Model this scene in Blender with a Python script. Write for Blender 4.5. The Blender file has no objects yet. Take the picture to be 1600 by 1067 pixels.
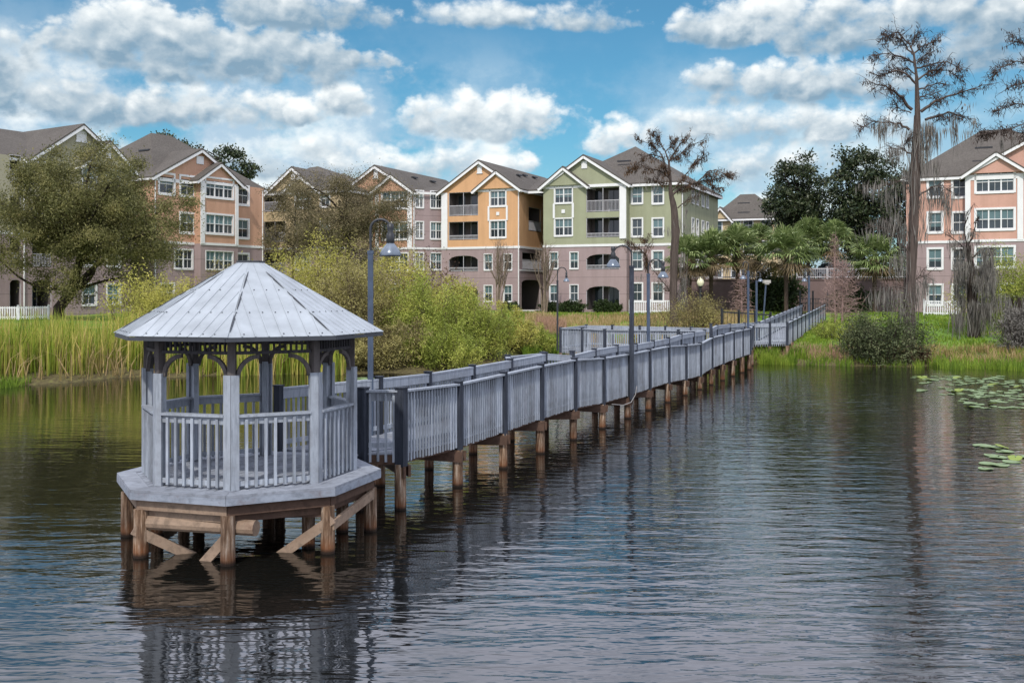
import bpy, math, random
import numpy as np
from mathutils import Vector, Matrix

# ------------------------------------------------------------------ camera, sky, sun, exposure
S = bpy.context.scene
COL = S.collection
F = 1600.0            # focal length in photograph pixels (36 mm on a 36 mm sensor)
HOR = 458.0           # horizon row of the photograph
HC = 3.85             # eye height above the water
cam_d = bpy.data.cameras.new("camera")
cam = bpy.data.objects.new("camera", cam_d)
COL.objects.link(cam)
cam.location = (0, 0, HC)
cam.rotation_euler = (math.radians(90), 0, 0)
cam_d.lens = 36.0
cam_d.sensor_width = 36.0
cam_d.shift_y = -(533.5 - HOR) / 1600.0
cam_d.clip_start = 0.1
cam_d.clip_end = 6000
S.camera = cam

S.view_settings.view_transform = 'Standard'
S.view_settings.look = 'None'
S.view_settings.exposure = 0.32
S.view_settings.gamma = 1.0

SUN_EL = math.radians(48)
SUN_AZ = math.radians(192)     # compass style, clockwise from +Y: behind the viewer
sd = Vector((math.sin(SUN_AZ) * math.cos(SUN_EL), math.cos(SUN_AZ) * math.cos(SUN_EL), math.sin(SUN_EL)))
sun_d = bpy.data.lights.new("sun", 'SUN')
sun_d.energy = 2.7
sun_d.angle = math.radians(2.0)
sun_d.color = (1.0, 0.95, 0.87)
sun = bpy.data.objects.new("sun", sun_d)
sun.rotation_euler = sd.to_track_quat('Z', 'Y').to_euler()
sun.location = (0, -20, 60)
COL.objects.link(sun)

W = bpy.data.worlds.new("World")
S.world = W
W.use_nodes = True
SKY_STRENGTH = 0.10


def build_sky():
    nt = W.node_tree
    nt.nodes.clear()
    N = nt.nodes.new
    L = nt.links.new

    def math_(op, a, b=None, c=None, clamp=False):
        n = N('ShaderNodeMath')
        n.operation = op
        n.use_clamp = clamp
        for i, x in enumerate((a, b, c)):
            if x is None:
                continue
            if isinstance(x, (int, float)):
                n.inputs[i].default_value = x
            else:
                L(x, n.inputs[i])
        return n.outputs[0]

    def sstep(x, lo, hi):
        n = N('ShaderNodeMapRange')
        n.interpolation_type = 'SMOOTHSTEP'
        L(x, n.inputs[0])
        n.inputs[1].default_value = lo
        n.inputs[2].default_value = hi
        return n.outputs[0]

    def mix(f, a, b):
        n = N('ShaderNodeMix')
        n.data_type = 'RGBA'
        for s, x in ((0, f), (6, a), (7, b)):
            if isinstance(x, (int, float)):
                n.inputs[s].default_value = x
            elif isinstance(x, tuple):
                n.inputs[s].default_value = x + (1,)
            else:
                L(x, n.inputs[s])
        return n.outputs[2]

    def noise(vec, scale, detail=6, rough=0.55):
        n = N('ShaderNodeTexNoise')
        n.noise_dimensions = '2D'
        n.inputs['Scale'].default_value = scale
        n.inputs['Detail'].default_value = detail
        n.inputs['Roughness'].default_value = rough
        L(vec, n.inputs['Vector'])
        return n.outputs['Fac']

    sky = N('ShaderNodeTexSky')
    sky.sky_type = 'NISHITA'
    sky.sun_disc = False
    sky.sun_elevation = SUN_EL
    sky.sun_rotation = SUN_AZ
    sky.altitude = 0
    sky.air_density = 1.0
    sky.dust_density = 0.6
    sky.ozone_density = 2.0
    tint = N('ShaderNodeMix')
    tint.data_type = 'RGBA'
    tint.blend_type = 'MULTIPLY'
    tint.inputs[0].default_value = 1.0
    L(sky.outputs[0], tint.inputs[6])
    tint.inputs[7].default_value = SKY_TINT + (1,)
    base = tint.outputs[2]

    tc = N('ShaderNodeTexCoord')
    sep = N('ShaderNodeSeparateXYZ')
    L(tc.outputs['Generated'], sep.inputs[0])
    x, y, z = sep.outputs
    az = math_('ARCTAN2', x, y)
    el = math_('ARCSINE', z)
    comb = N('ShaderNodeCombineXYZ')
    L(az, comb.inputs[0])
    L(math_('MULTIPLY', el, 1.35), comb.inputs[1])
    P = comb.outputs[0]
    off = N('ShaderNodeVectorMath')
    off.operation = 'ADD'
    L(P, off.inputs[0])
    off.inputs[1].default_value = (-0.006, 0.013, 0)
    P2 = off.outputs[0]
    nb = noise(P, 13, 7, 0.62)
    nb2 = noise(P2, 13, 7, 0.62)
    nf = noise(P, 55, 6, 0.65)
    nf2 = noise(P2, 55, 6, 0.65)

    def billow(vec, scale):
        n = N('ShaderNodeTexVoronoi')
        n.feature = 'F1'
        n.voronoi_dimensions = '2D'
        n.inputs['Scale'].default_value = scale
        n.inputs['Detail'].default_value = 1.0
        n.inputs['Roughness'].default_value = 0.6
        warp = N('ShaderNodeVectorMath')
        warp.operation = 'ADD'
        L(vec, warp.inputs[0])
        wn = N('ShaderNodeTexNoise')
        wn.noise_dimensions = '2D'
        wn.inputs['Scale'].default_value = 30
        wn.inputs['Detail'].default_value = 3
        L(vec, wn.inputs['Vector'])
        ws = N('ShaderNodeVectorMath')
        ws.operation = 'SCALE'
        ws.inputs['Scale'].default_value = 0.03
        L(wn.outputs['Color'], ws.inputs[0])
        L(ws.outputs[0], warp.inputs[1])
        L(warp.outputs[0], n.inputs['Vector'])
        return n.outputs['Distance']
    b1 = billow(P, 30)
    b2 = billow(P2, 30)
    relief = math_('ADD', math_('MULTIPLY', math_('SUBTRACT', b2, b1), 0.55),
                   math_('ADD', math_('MULTIPLY', math_('SUBTRACT', nb, nb2), 1.6), math_('MULTIPLY', math_('SUBTRACT', nf, nf2), 0.30)))
    puff = math_('ADD', math_('MULTIPLY', math_('SUBTRACT', nb, 0.5), 2.5),
                 math_('ADD', math_('MULTIPLY', math_('SUBTRACT', nf, 0.5), 0.9), math_('MULTIPLY', math_('SUBTRACT', 0.70, b1), 0.9)))

    def A(px, py):
        return math.atan((px - 800) / F), math.atan((HOR - py) / math.hypot(F, px - 800))

    out = base
    # pale haze of thin cloud low over the horizon
    low = math_('MULTIPLY', sstep(math_('ADD', el, math_('MULTIPLY', az, 0.10)), 0.27, 0.09), sstep(noise(P, 8, 6, 0.6), 0.33, 0.56))
    low = math_('MAXIMUM', low, math_('MULTIPLY', sstep(el, 0.16, 0.0), 0.55))
    lowc = mix(sstep(noise(P, 14, 6, 0.6), 0.40, 0.66), CLOUD_LOW, CLOUD_WHITE)
    out = mix(math_('MULTIPLY', low, 0.86), out, lowc)
    for cl in CLOUDS:
        lumps, basey, topy, soft, bright = cl
        prof = None
        for (cx, cy, rx, ry) in lumps:
            a0, e0 = A(cx, cy)
            dx = math_('MULTIPLY', math_('SUBTRACT', az, a0), F / (rx * 1.08))
            dy = math_('SUBTRACT', el, e0)
            up = math_('MULTIPLY', math_('MAXIMUM', dy, 0.0), F / (ry * 1.12))
            dn = math_('MULTIPLY', math_('MINIMUM', dy, 0.0), F / (ry * 0.60))
            d2 = math_('ADD', math_('ADD', math_('MULTIPLY', dx, dx), math_('MULTIPLY', up, up)), math_('MULTIPLY', dn, dn))
            p = math_('SUBTRACT', 1.0, d2)
            prof = p if prof is None else math_('MAXIMUM', prof, p)
        prof = math_('MAXIMUM', prof, -2.5)
        dens = math_('ADD', prof, puff)
        alpha = sstep(dens, -0.16, 0.62 * soft + 0.16)
        eb = A(800, basey)[1]
        et = A(800, topy)[1]
        h = N('ShaderNodeMapRange')
        h.clamp = True
        L(el, h.inputs[0])
        h.inputs[1].default_value = eb
        h.inputs[2].default_value = et
        hh = h.outputs[0]
        sh = math_('ADD', math_('MULTIPLY', hh, 1.05), math_('MULTIPLY', relief, 0.70))
        sh = math_('ADD', sh, bright - 0.15)
        thin = math_('MULTIPLY', sstep(dens, 0.9, 0.0), 0.22)
        sh = math_('ADD', sh, thin)
        cr = N('ShaderNodeValToRGB')
        L(math_('MULTIPLY', sh, 1.0, clamp=True), cr.inputs[0])
        e = cr.color_ramp.elements
        e[0].position = 0.0
        e[0].color = CLOUD_DARK + (1,)
        e[1].position = 1.0
        e[1].color = CLOUD_WHITE + (1,)
        m = cr.color_ramp.elements.new(0.42)
        m.color = CLOUD_MID + (1,)
        out = mix(math_('MULTIPLY', alpha, 0.97), out, cr.outputs[0])
    # unseen cloud overhead and behind the viewer, brightened to lift the water reflections
    n3 = noise(P, 3.2, 7, 0.6)
    rest = math_('MAXIMUM', sstep(el, 0.275, 0.32), sstep(math_('ABSOLUTE', az), 0.62, 0.80))
    gen = math_('MULTIPLY', sstep(n3, 0.12, 0.36), rest)
    gen = math_('MULTIPLY', gen, sstep(el, 0.0, 0.06))
    out = mix(math_('MULTIPLY', gen, 0.95), out, mix(sstep(n3, 0.46, 0.76), CLOUD_OVER, CLOUD_MID))
    bg = N('ShaderNodeBackground')
    L(out, bg.inputs[0])
    bg.inputs[1].default_value = SKY_STRENGTH
    wo = N('ShaderNodeOutputWorld')
    L(bg.outputs[0], wo.inputs[0])


SKY_TINT = (0.40, 0.77, 0.84)
CLOUD_WHITE = (8.3, 8.6, 8.6)
CLOUD_MID = (4.3, 5.1, 5.7)
CLOUD_DARK = (2.0, 3.1, 4.1)
CLOUD_OVER = (10.6, 11.0, 13.2)
CLOUD_LOW = (4.3, 5.4, 6.5)
# cloud banks: [lumps (centre x, y, half width, half height)], base row, top row, edge softness, brightness
CLOUDS = [
    ([(300, 262, 330, 34), (520, 240, 90, 30)], 285, 215, 2.2, 0.10),
    ([(690, 262, 170, 34), (600, 240, 60, 26)], 285, 225, 1.6, 0.25),
    ([(720, 200, 120, 30), (670, 190, 40, 34), (800, 190, 100, 50)], 225, 145, 1.0, 0.26),
    ([(800, 262, 60, 26)], 275, 245, 1.3, 0.30),
    ([(960, 222, 62, 38)], 250, 188, 1.0, 0.26),
    ([(1080, 205, 80, 30), (1250, 205, 150, 45)], 235, 165, 1.5, 0.22),
    ([(1190, 262, 190, 42)], 300, 220, 2.2, 0.14),
    ([(1180, 130, 110, 28), (1290, 135, 170, 48), (1216, 152, 18, 14)], 165, 92, 1.2, 0.20),
    ([(1550, 88, 170, 40)], 130, 55, 1.4, 0.16),
    ([(545, 165, 46, 32)], 192, 132, 1.0, 0.22),
    ([(60, 150, 150, 64), (40, 120, 50, 34), (190, 175, 130, 40)], 205, 95, 1.2, 0.20),
    ([(370, 175, 130, 38), (300, 180, 100, 30)], 212, 138, 1.2, 0.18),
    ([(470, 182, 22, 26)], 205, 160, 1.0, 0.30),
    ([(330, 95, 240, 60), (220, 50, 60, 50), (180, 70, 110, 60), (440, 90, 110, 45), (560, 98, 60, 22)], 145, 5, 0.9, 0.06),
    ([(480, 30, 140, 34), (440, 10, 100, 20)], 55, -25, 1.3, 0.04),
    ([(800, 30, 170, 26), (920, 40, 70, 20)], 60, 2, 1.4, 0.02),
    ([(1150, 50, 100, 40), (1180, 20, 70, 30)], 78, 2, 1.1, 0.18),
    ([(1330, 62, 130, 46), (1420, 30, 220, 44)], 110, -20, 1.3, 0.10),
    ([(1700, 30, 240, 60)], 100, -30, 1.6, 0.10),
    ([(-150, 90, 170, 70)], 150, 10, 1.4, 0.10),
    ([(300, -130, 300, 60)], -80, -180, 1.6, 0.0),
    ([(900, -110, 240, 60)], -60, -170, 1.6, 0.0),
    ([(1400, -150, 300, 70)], -95, -220, 1.6, 0.0),
]
build_sky()

# ------------------------------------------------------------------ helpers


def P3(px, py, d):
    """world point of a spot of the photograph at depth d metres"""
    return Vector(((px - 800) / F * d, d, HC - (py - HOR) / F * d))


def PX(px, d):
    return (px - 800) / F * d


def tag(o, label=None, cat=None, group=None, kind=None):
    if label:
        o['label'] = label
    if cat:
        o['category'] = cat
    if group:
        o['group'] = group
    if kind:
        o['kind'] = kind
    return o


def thing(name, label, cat, loc, group=None):
    o = bpy.data.objects.new(name, None)
    o.empty_display_size = 0.3
    COL.objects.link(o)
    o.location = loc
    tag(o, label, cat, group)
    return o


def origin_of(o):
    p = Vector((0, 0, 0))
    while o is not None:
        p += Vector(o.location)
        o = o.parent
    return p


def copy_tree(o, parent=None):
    c = o.copy()
    COL.objects.link(c)
    c.parent = parent
    for ch in list(o.children):
        copy_tree(ch, c)
    return c


class MB:
    """collects geometry in world coordinates and links it as one mesh object"""

    def __init__(s):
        s.v = []
        s.n = 0
        s.loops = []
        s.sizes = []
        s.mats = []

    def add(s, verts, faces, m=0):
        s.v.append(np.asarray(verts, dtype=np.float64).reshape(-1, 3))
        for f in faces:
            s.loops.append(np.asarray(f, dtype=np.int32) + s.n)
            s.sizes.append(np.array([len(f)], dtype=np.int32))
            s.mats.append(np.array([m], dtype=np.int32))
        s.n += len(s.v[-1])

    def add_np(s, verts, faces, m=0):
        """verts (n,3), faces (k,c)"""
        verts = np.asarray(verts, dtype=np.float64).reshape(-1, 3)
        faces = np.asarray(faces, dtype=np.int32)
        s.v.append(verts)
        s.loops.append((faces + s.n).reshape(-1))
        s.sizes.append(np.full(len(faces), faces.shape[1], dtype=np.int32))
        s.mats.append(np.full(len(faces), m, dtype=np.int32))
        s.n += len(verts)

    BF = [(0, 3, 2, 1), (4, 5, 6, 7), (0, 1, 5, 4), (1, 2, 6, 5), (2, 3, 7, 6), (3, 0, 4, 7)]

    def hexa(s, c8, m=0):
        s.add(c8, MB.BF, m)

    def box(s, c, size, rz=0.0, m=0):
        hx, hy, hz = size[0] / 2, size[1] / 2, size[2] / 2
        ca, sa = math.cos(rz), math.sin(rz)
        pts = []
        for dz in (-hz, hz):
            for dx, dy in ((-hx, -hy), (hx, -hy), (hx, hy), (-hx, hy)):
                pts.append((c[0] + dx * ca - dy * sa, c[1] + dx * sa + dy * ca, c[2] + dz))
        s.hexa(pts, m)

    def beam(s, p0, p1, w, h, m=0, up=(0, 0, 1)):
        p0 = Vector(p0)
        p1 = Vector(p1)
        d = (p1 - p0).normalized()
        up = Vector(up)
        if abs(d.dot(up)) > 0.98:
            up = Vector((0, 1, 0))
        r = d.cross(up).normalized()
        u = r.cross(d).normalized()
        r *= w / 2
        u *= h / 2
        pts = [p0 - r - u, p0 + r - u, p0 + r + u, p0 - r + u, p1 - r - u, p1 + r - u, p1 + r + u, p1 - r + u]
        s.add([tuple(p) for p in pts], [(0, 1, 2, 3), (7, 6, 5, 4), (0, 4, 5, 1), (1, 5, 6, 2), (2, 6, 7, 3), (3, 7, 4, 0)], m)

    def prism(s, poly, z0, z1, m=0):
        n = len(poly)
        v = [(p[0], p[1], z0) for p in poly] + [(p[0], p[1], z1) for p in poly]
        f = [tuple(range(n))[::-1], tuple(range(n, 2 * n))]
        for i in range(n):
            j = (i + 1) % n
            f.append((i, j, n + j, n + i))
        s.add(v, f, m)

    def extrude(s, poly, vec, m=0):
        """poly: list of 3-D points, vec: thickness vector"""
        n = len(poly)
        vec = Vector(vec)
        v = [tuple(Vector(p)) for p in poly] + [tuple(Vector(p) + vec) for p in poly]
        f = [tuple(range(n)), tuple(range(n, 2 * n))[::-1]]
        for i in range(n):
            j = (i + 1) % n
            f.append((j, i, n + i, n + j))
        s.add(v, f, m)

    def tube(s, pts, radii, n=6, m=0, cap=True):
        pts = np.array([tuple(p) for p in pts], dtype=np.float64)
        k = len(pts)
        if np.isscalar(radii):
            radii = [radii] * k
        T = np.zeros_like(pts)
        T[1:-1] = pts[2:] - pts[:-2] if k > 2 else 0
        T[0] = pts[1] - pts[0]
        T[-1] = pts[-1] - pts[-2]
        T /= np.linalg.norm(T, axis=1)[:, None] + 1e-12
        ref = np.array([0.0, 0, 1]) if abs(T[0][2]) < 0.9 else np.array([1.0, 0, 0])
        ang = np.arange(n) * 2 * math.pi / n
        V = []
        a = np.cross(T[0], ref)
        a /= np.linalg.norm(a)
        for i in range(k):
            a = a - T[i] * np.dot(a, T[i])
            a /= np.linalg.norm(a) + 1e-12
            b = np.cross(T[i], a)
            V.append(pts[i] + radii[i] * (np.cos(ang)[:, None] * a + np.sin(ang)[:, None] * b))
        V = np.concatenate(V)
        fc = []
        for i in range(k - 1):
            for j in range(n):
                j2 = (j + 1) % n
                fc.append((i * n + j, i * n + j2, (i + 1) * n + j2, (i + 1) * n + j))
        s.add_np(V, fc, m)
        if cap:
            for ring, rev in ((V[:n], True), (V[-n:], False)):
                idx = list(range(n))
                s.add(ring, [idx[::-1] if rev else idx], m)

    def lathe(s, c, prof, n=16, m=0):
        """prof: list of (radius, z) about a vertical axis through c"""
        ang = np.arange(n) * 2 * math.pi / n
        V = []
        for r, z in prof:
            V.append(np.stack([c[0] + r * np.cos(ang), c[1] + r * np.sin(ang), np.full(n, c[2] + z)], 1))
        V = np.concatenate(V)
        fc = []
        for i in range(len(prof) - 1):
            for j in range(n):
                j2 = (j + 1) % n
                fc.append((i * n + j, i * n + j2, (i + 1) * n + j2, (i + 1) * n + j))
        s.add_np(V, fc, m)

    def quads(s, C, U, V, m=0):
        """leaf quads: centres C, half axes U and V, all (n,3)"""
        n = len(C)
        if n == 0:
            return
        vv = np.stack([C - U, C + V * 0.9, C + U, C - V * 0.9], 1).reshape(-1, 3)
        s.add_np(vv, np.arange(4 * n).reshape(-1, 4), m)

    def build(s, name, mats, parent=None, smooth=False):
        if not isinstance(mats, (list, tuple)):
            mats = [mats]
        me = bpy.data.meshes.new(name)
        V = np.concatenate(s.v)
        if parent is not None:
            V = V - np.array(origin_of(parent))
        loops = np.concatenate(s.loops)
        sizes = np.concatenate(s.sizes)
        me.vertices.add(len(V))
        me.vertices.foreach_set('co', V.astype(np.float32).ravel())
        me.loops.add(len(loops))
        me.loops.foreach_set('vertex_index', loops)
        me.polygons.add(len(sizes))
        st = np.concatenate([[0], np.cumsum(sizes)[:-1]]).astype(np.int32)
        me.polygons.foreach_set('loop_start', st)
        me.polygons.foreach_set('material_index', np.concatenate(s.mats))
        me.polygons.foreach_set('use_smooth', np.full(len(sizes), bool(smooth)))
        me.update(calc_edges=True)
        me.validate()
        for mt in mats:
            me.materials.append(mt)
        o = bpy.data.objects.new(name, me)
        COL.objects.link(o)
        if parent is not None:
            o.parent = parent
        return o


# ------------------------------------------------------------------ materials
def lin(h):
    """sRGB hex -> linear"""
    r = [int(h[i:i + 2], 16) / 255 for i in (0, 2, 4)]
    return tuple(((c + 0.055) / 1.055) ** 2.4 if c > 0.04045 else c / 12.92 for c in r)


def new_mat(name):
    m = bpy.data.materials.new(name)
    m.use_nodes = True
    nt = m.node_tree
    nt.nodes.clear()
    out = nt.nodes.new('ShaderNodeOutputMaterial')
    b = nt.nodes.new('ShaderNodeBsdfPrincipled')
    nt.links.new(b.outputs[0], out.inputs[0])
    return m, nt, b, out


def ramp(nt, fac, stops):
    cr = nt.nodes.new('ShaderNodeValToRGB')
    nt.links.new(fac, cr.inputs[0])
    e = cr.color_ramp.elements
    while len(e) < len(stops):
        e.new(0.5)
    for i, (p, c) in enumerate(stops):
        e[i].position = p
        e[i].color = tuple(c) + (1,)
    return cr.outputs[0]


def tex_noise(nt, scale, detail=4, rough=0.55, coord='Object', stretch=(1, 1, 1)):
    tc = nt.nodes.new('ShaderNodeTexCoord')
    mp = nt.nodes.new('ShaderNodeMapping')
    mp.inputs['Scale'].default_value = stretch
    nt.links.new(tc.outputs[coord], mp.inputs[0])
    n = nt.nodes.new('ShaderNodeTexNoise')
    n.inputs['Scale'].default_value = scale
    n.inputs['Detail'].default_value = detail
    n.inputs['Roughness'].default_value = rough
    nt.links.new(mp.outputs[0], n.inputs['Vector'])
    return n.outputs['Fac']


def mixc(nt, f, a, b, mode='MIX'):
    n = nt.nodes.new('ShaderNodeMix')
    n.data_type = 'RGBA'
    n.blend_type = mode
    for s, x in ((0, f), (6, a), (7, b)):
        if isinstance(x, (int, float)):
            n.inputs[s].default_value = x
        elif isinstance(x, tuple):
            n.inputs[s].default_value = x + (1,)
        else:
            nt.links.new(x, n.inputs[s])
    return n.outputs[2]


def m_math(nt, op, a, b=0.0, clamp=False):
    n = nt.nodes.new('ShaderNodeMath')
    n.operation = op
    n.use_clamp = clamp
    for i, x in enumerate((a, b)):
        if isinstance(x, (int, float)):
            n.inputs[i].default_value = x
        else:
            nt.links.new(x, n.inputs[i])
    return n.outputs[0]


def island(nt):
    return nt.nodes.new('ShaderNodeNewGeometry').outputs['Random Per Island']


def bump(nt, b, fac, strength, dist=0.02):
    n = nt.nodes.new('ShaderNodeBump')
    n.inputs['Strength'].default_value = strength
    n.inputs['Distance'].default_value = dist
    nt.links.new(fac, n.inputs['Height'])
    nt.links.new(n.outputs[0], b.inputs['Normal'])


def sc(c, k):
    return tuple(x * k for x in c)


def plain(name, col, rough=0.7, var=0.12, scale=6.0, spec=0.3, metal=0.0, isl=0.0, stretch=(1, 1, 1), bmp=0.0, detail=5):
    m, nt, b, o = new_mat(name)
    f = tex_noise(nt, scale, detail, 0.6, stretch=stretch)
    c = ramp(nt, f, [(0.25, sc(col, 1 - var)), (0.75, sc(col, 1 + var))])
    if isl:
        r = island(nt)
        c = mixc(nt, 1.0, c, ramp(nt, r, [(0, (1 - isl,) * 3), (1, (1 + isl * 0.6,) * 3)]), 'MULTIPLY')
    nt.links.new(c, b.inputs['Base Color'])
    b.inputs['Roughness'].default_value = rough
    b.inputs['Metallic'].default_value = metal
    b.inputs['Specular IOR Level'].default_value = spec
    if bmp:
        bump(nt, b, f, bmp)
    return m


def weathered(name, col, dirt, rough=0.75, amount=0.5, stretch=(6, 6, 0.7), isl=0.14, scale=3.0, bmp=0.25):
    """painted or bare boards with grain, stains and a different tone per board"""
    m, nt, b, o = new_mat(name)
    g = tex_noise(nt, scale, 6, 0.65, stretch=stretch)
    big = tex_noise(nt, 1.3, 5, 0.7)
    c = ramp(nt, g, [(0.36, sc(col, 0.70)), (0.5, col), (0.64, sc(col, 1.16))])
    k = m_math(nt, 'MULTIPLY', m_math(nt, 'SUBTRACT', m_math(nt, 'ADD', big, m_math(nt, 'MULTIPLY', g, 0.6)), 0.82), 3.2, True)
    c = mixc(nt, m_math(nt, 'MULTIPLY', k, amount), c, dirt)
    r = island(nt)
    c = mixc(nt, 1.0, c, ramp(nt, r, [(0, (1 - isl,) * 3), (1, (1 + isl * 0.6,) * 3)]), 'MULTIPLY')
    nt.links.new(c, b.inputs['Base Color'])
    b.inputs['Roughness'].default_value = rough
    b.inputs['Specular IOR Level'].default_value = 0.25
    bump(nt, b, g, bmp, 0.01)
    return m


def pile_mat(name):
    m, nt, b, o = new_mat(name)
    g = tex_noise(nt, 3.0, 7, 0.7, stretch=(7, 7, 0.6))
    big = tex_noise(nt, 2.2, 5, 0.7, stretch=(1, 1, 0.5))
    c = ramp(nt, g, [(0.34, (0.045, 0.028, 0.020)), (0.46, (0.17, 0.105, 0.065)), (0.54, (0.30, 0.21, 0.145)), (0.64, (0.50, 0.42, 0.34))])
    c = mixc(nt, m_math(nt, 'MULTIPLY', m_math(nt, 'SUBTRACT', big, 0.46), 4.0, True), c, (0.075, 0.045, 0.030))
    tc = nt.nodes.new('ShaderNodeTexCoord')
    sp = nt.nodes.new('ShaderNodeSeparateXYZ')
    nt.links.new(tc.outputs['Object'], sp.inputs[0])
    k = nt.nodes.new('ShaderNodeMapRange')
    nt.links.new(m_math(nt, 'ADD', sp.outputs[2], m_math(nt, 'MULTIPLY', g, 0.16)), k.inputs[0])
    k.inputs[1].default_value = 0.36
    k.inputs[2].default_value = 0.16
    c = mixc(nt, m_math(nt, 'MULTIPLY', k.outputs[0], 0.72), c, (0.13, 0.045, 0.014))
    w = nt.nodes.new('ShaderNodeMapRange')
    nt.links.new(m_math(nt, 'ADD', sp.outputs[2], m_math(nt, 'MULTIPLY', g, 0.05)), w.inputs[0])
    w.inputs[1].default_value = 0.11
    w.inputs[2].default_value = 0.05
    c = mixc(nt, w.outputs[0], c, (0.022, 0.014, 0.010))
    r = nt.nodes.new('ShaderNodeObjectInfo').outputs['Random']
    c = mixc(nt, 1.0, c, ramp(nt, r, [(0, (0.62, 0.60, 0.60)), (1, (1.1, 1.08, 1.05))]), 'MULTIPLY')
    nt.links.new(c, b.inputs['Base Color'])
    b.inputs['Roughness'].default_value = 0.85
    b.inputs['Specular IOR Level'].default_value = 0.2
    bump(nt, b, g, 0.8, 0.02)
    return m


def leafmat(name, stops, trans=0.25, rough=0.6, patch=0.78, patch_scale=0.8):
    """leaves: a tone per leaf, drifting in patches through the crown"""
    m, nt, b, o = new_mat(name)
    r = island(nt)
    n = tex_noise(nt, patch_scale, 3, 0.6)
    f = m_math(nt, 'ADD', m_math(nt, 'MULTIPLY', r, 1 - patch),
               m_math(nt, 'MULTIPLY', m_math(nt, 'MULTIPLY', m_math(nt, 'SUBTRACT', n, 0.3), 2.5, True), patch), True)
    k = len(stops)
    c = ramp(nt, f, [(0.08 + 0.84 * i / (k - 1), s_) for i, s_ in enumerate(stops)])
    nt.links.new(c, b.inputs['Base Color'])
    b.inputs['Roughness'].default_value = rough
    b.inputs['Specular IOR Level'].default_value = 0.25
    if trans:
        t = nt.nodes.new('ShaderNodeBsdfTranslucent')
        nt.links.new(c, t.inputs[0])
        mx = nt.nodes.new('ShaderNodeMixShader')
        mx.inputs[0].default_value = trans
        nt.links.new(b.outputs[0], mx.inputs[1])
        nt.links.new(t.outputs[0], mx.inputs[2])
        nt.links.new(mx.outputs[0], o.inputs[0])
    return m


def stucco(name, col, joints=0.0):
    m, nt, b, o = new_mat(name)
    n = tex_noise(nt, 0.5, 5, 0.65)
    fine = tex_noise(nt, 9, 4, 0.7)
    streak = tex_noise(nt, 1.6, 4, 0.6, stretch=(1, 1, 0.08))
    c = ramp(nt, n, [(0.25, sc(col, 0.90)), (0.75, sc(col, 1.07))])
    c = mixc(nt, 1.0, c, ramp(nt, streak, [(0.3, (0.88, 0.87, 0.86)), (0.6, (1, 1, 1))]), 'MULTIPLY')
    c = mixc(nt, 1.0, c, ramp(nt, fine, [(0.2, (0.94,) * 3), (0.8, (1.05,) * 3)]), 'MULTIPLY')
    if joints:
        tc = nt.nodes.new('ShaderNodeTexCoord')
        sp = nt.nodes.new('ShaderNodeSeparateXYZ')
        nt.links.new(tc.outputs['Object'], sp.inputs[0])
        fr = m_math(nt, 'FRACT', m_math(nt, 'MULTIPLY', sp.outputs[2], 1 / joints))
        ln = m_math(nt, 'LESS_THAN', fr, 0.045 / joints)
        c = mixc(nt, ln, c, sc(col, 0.62))
    nt.links.new(c, b.inputs['Base Color'])
    b.inputs['Roughness'].default_value = 0.9
    b.inputs['Specular IOR Level'].default_value = 0.15
    bump(nt, b, fine, 0.25, 0.02)
    return m


def shingles(name, col):
    m, nt, b, o = new_mat(name)
    tc = nt.nodes.new('ShaderNodeTexCoord')
    sp = nt.nodes.new('ShaderNodeSeparateXYZ')
    nt.links.new(tc.outputs['Object'], sp.inputs[0])
    row = m_math(nt, 'FRACT', m_math(nt, 'MULTIPLY', sp.outputs[2], 9.0))
    n1 = tex_noise(nt, 5.5, 3, 0.7, stretch=(1, 1, 3))
    n2 = tex_noise(nt, 0.35, 4, 0.6)
    c = ramp(nt, n1, [(0.25, sc(col, 0.66)), (0.5, col), (0.78, sc(col, 1.42))])
    c = mixc(nt, m_math(nt, 'LESS_THAN', row, 0.16), c, sc(col, 0.6))
    c = mixc(nt, 1.0, c, ramp(nt, n2, [(0.3, (0.88,) * 3), (0.7, (1.12,) * 3)]), 'MULTIPLY')
    nt.links.new(c, b.inputs['Base Color'])
    b.inputs['Roughness'].default_value = 0.95
    b.inputs['Specular IOR Level'].default_value = 0.15
    bump(nt, b, n1, 0.4, 0.03)
    return m


def glass(name, col, rough=0.06, var=0.5):
    m, nt, b, o = new_mat(name)
    oi = nt.nodes.new('ShaderNodeObjectInfo')
    n = tex_noise(nt, 1.4, 3, 0.5)
    c = ramp(nt, m_math(nt, 'ADD', m_math(nt, 'MULTIPLY', oi.outputs['Random'], 0.6), m_math(nt, 'MULTIPLY', n, 0.4)),
             [(0.15, sc(col, 1 - var)), (0.85, sc(col, 1 + var))])
    nt.links.new(c, b.inputs['Base Color'])
    b.inputs['Roughness'].default_value = rough
    b.inputs['Specular IOR Level'].default_value = 0.5
    return m


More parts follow.
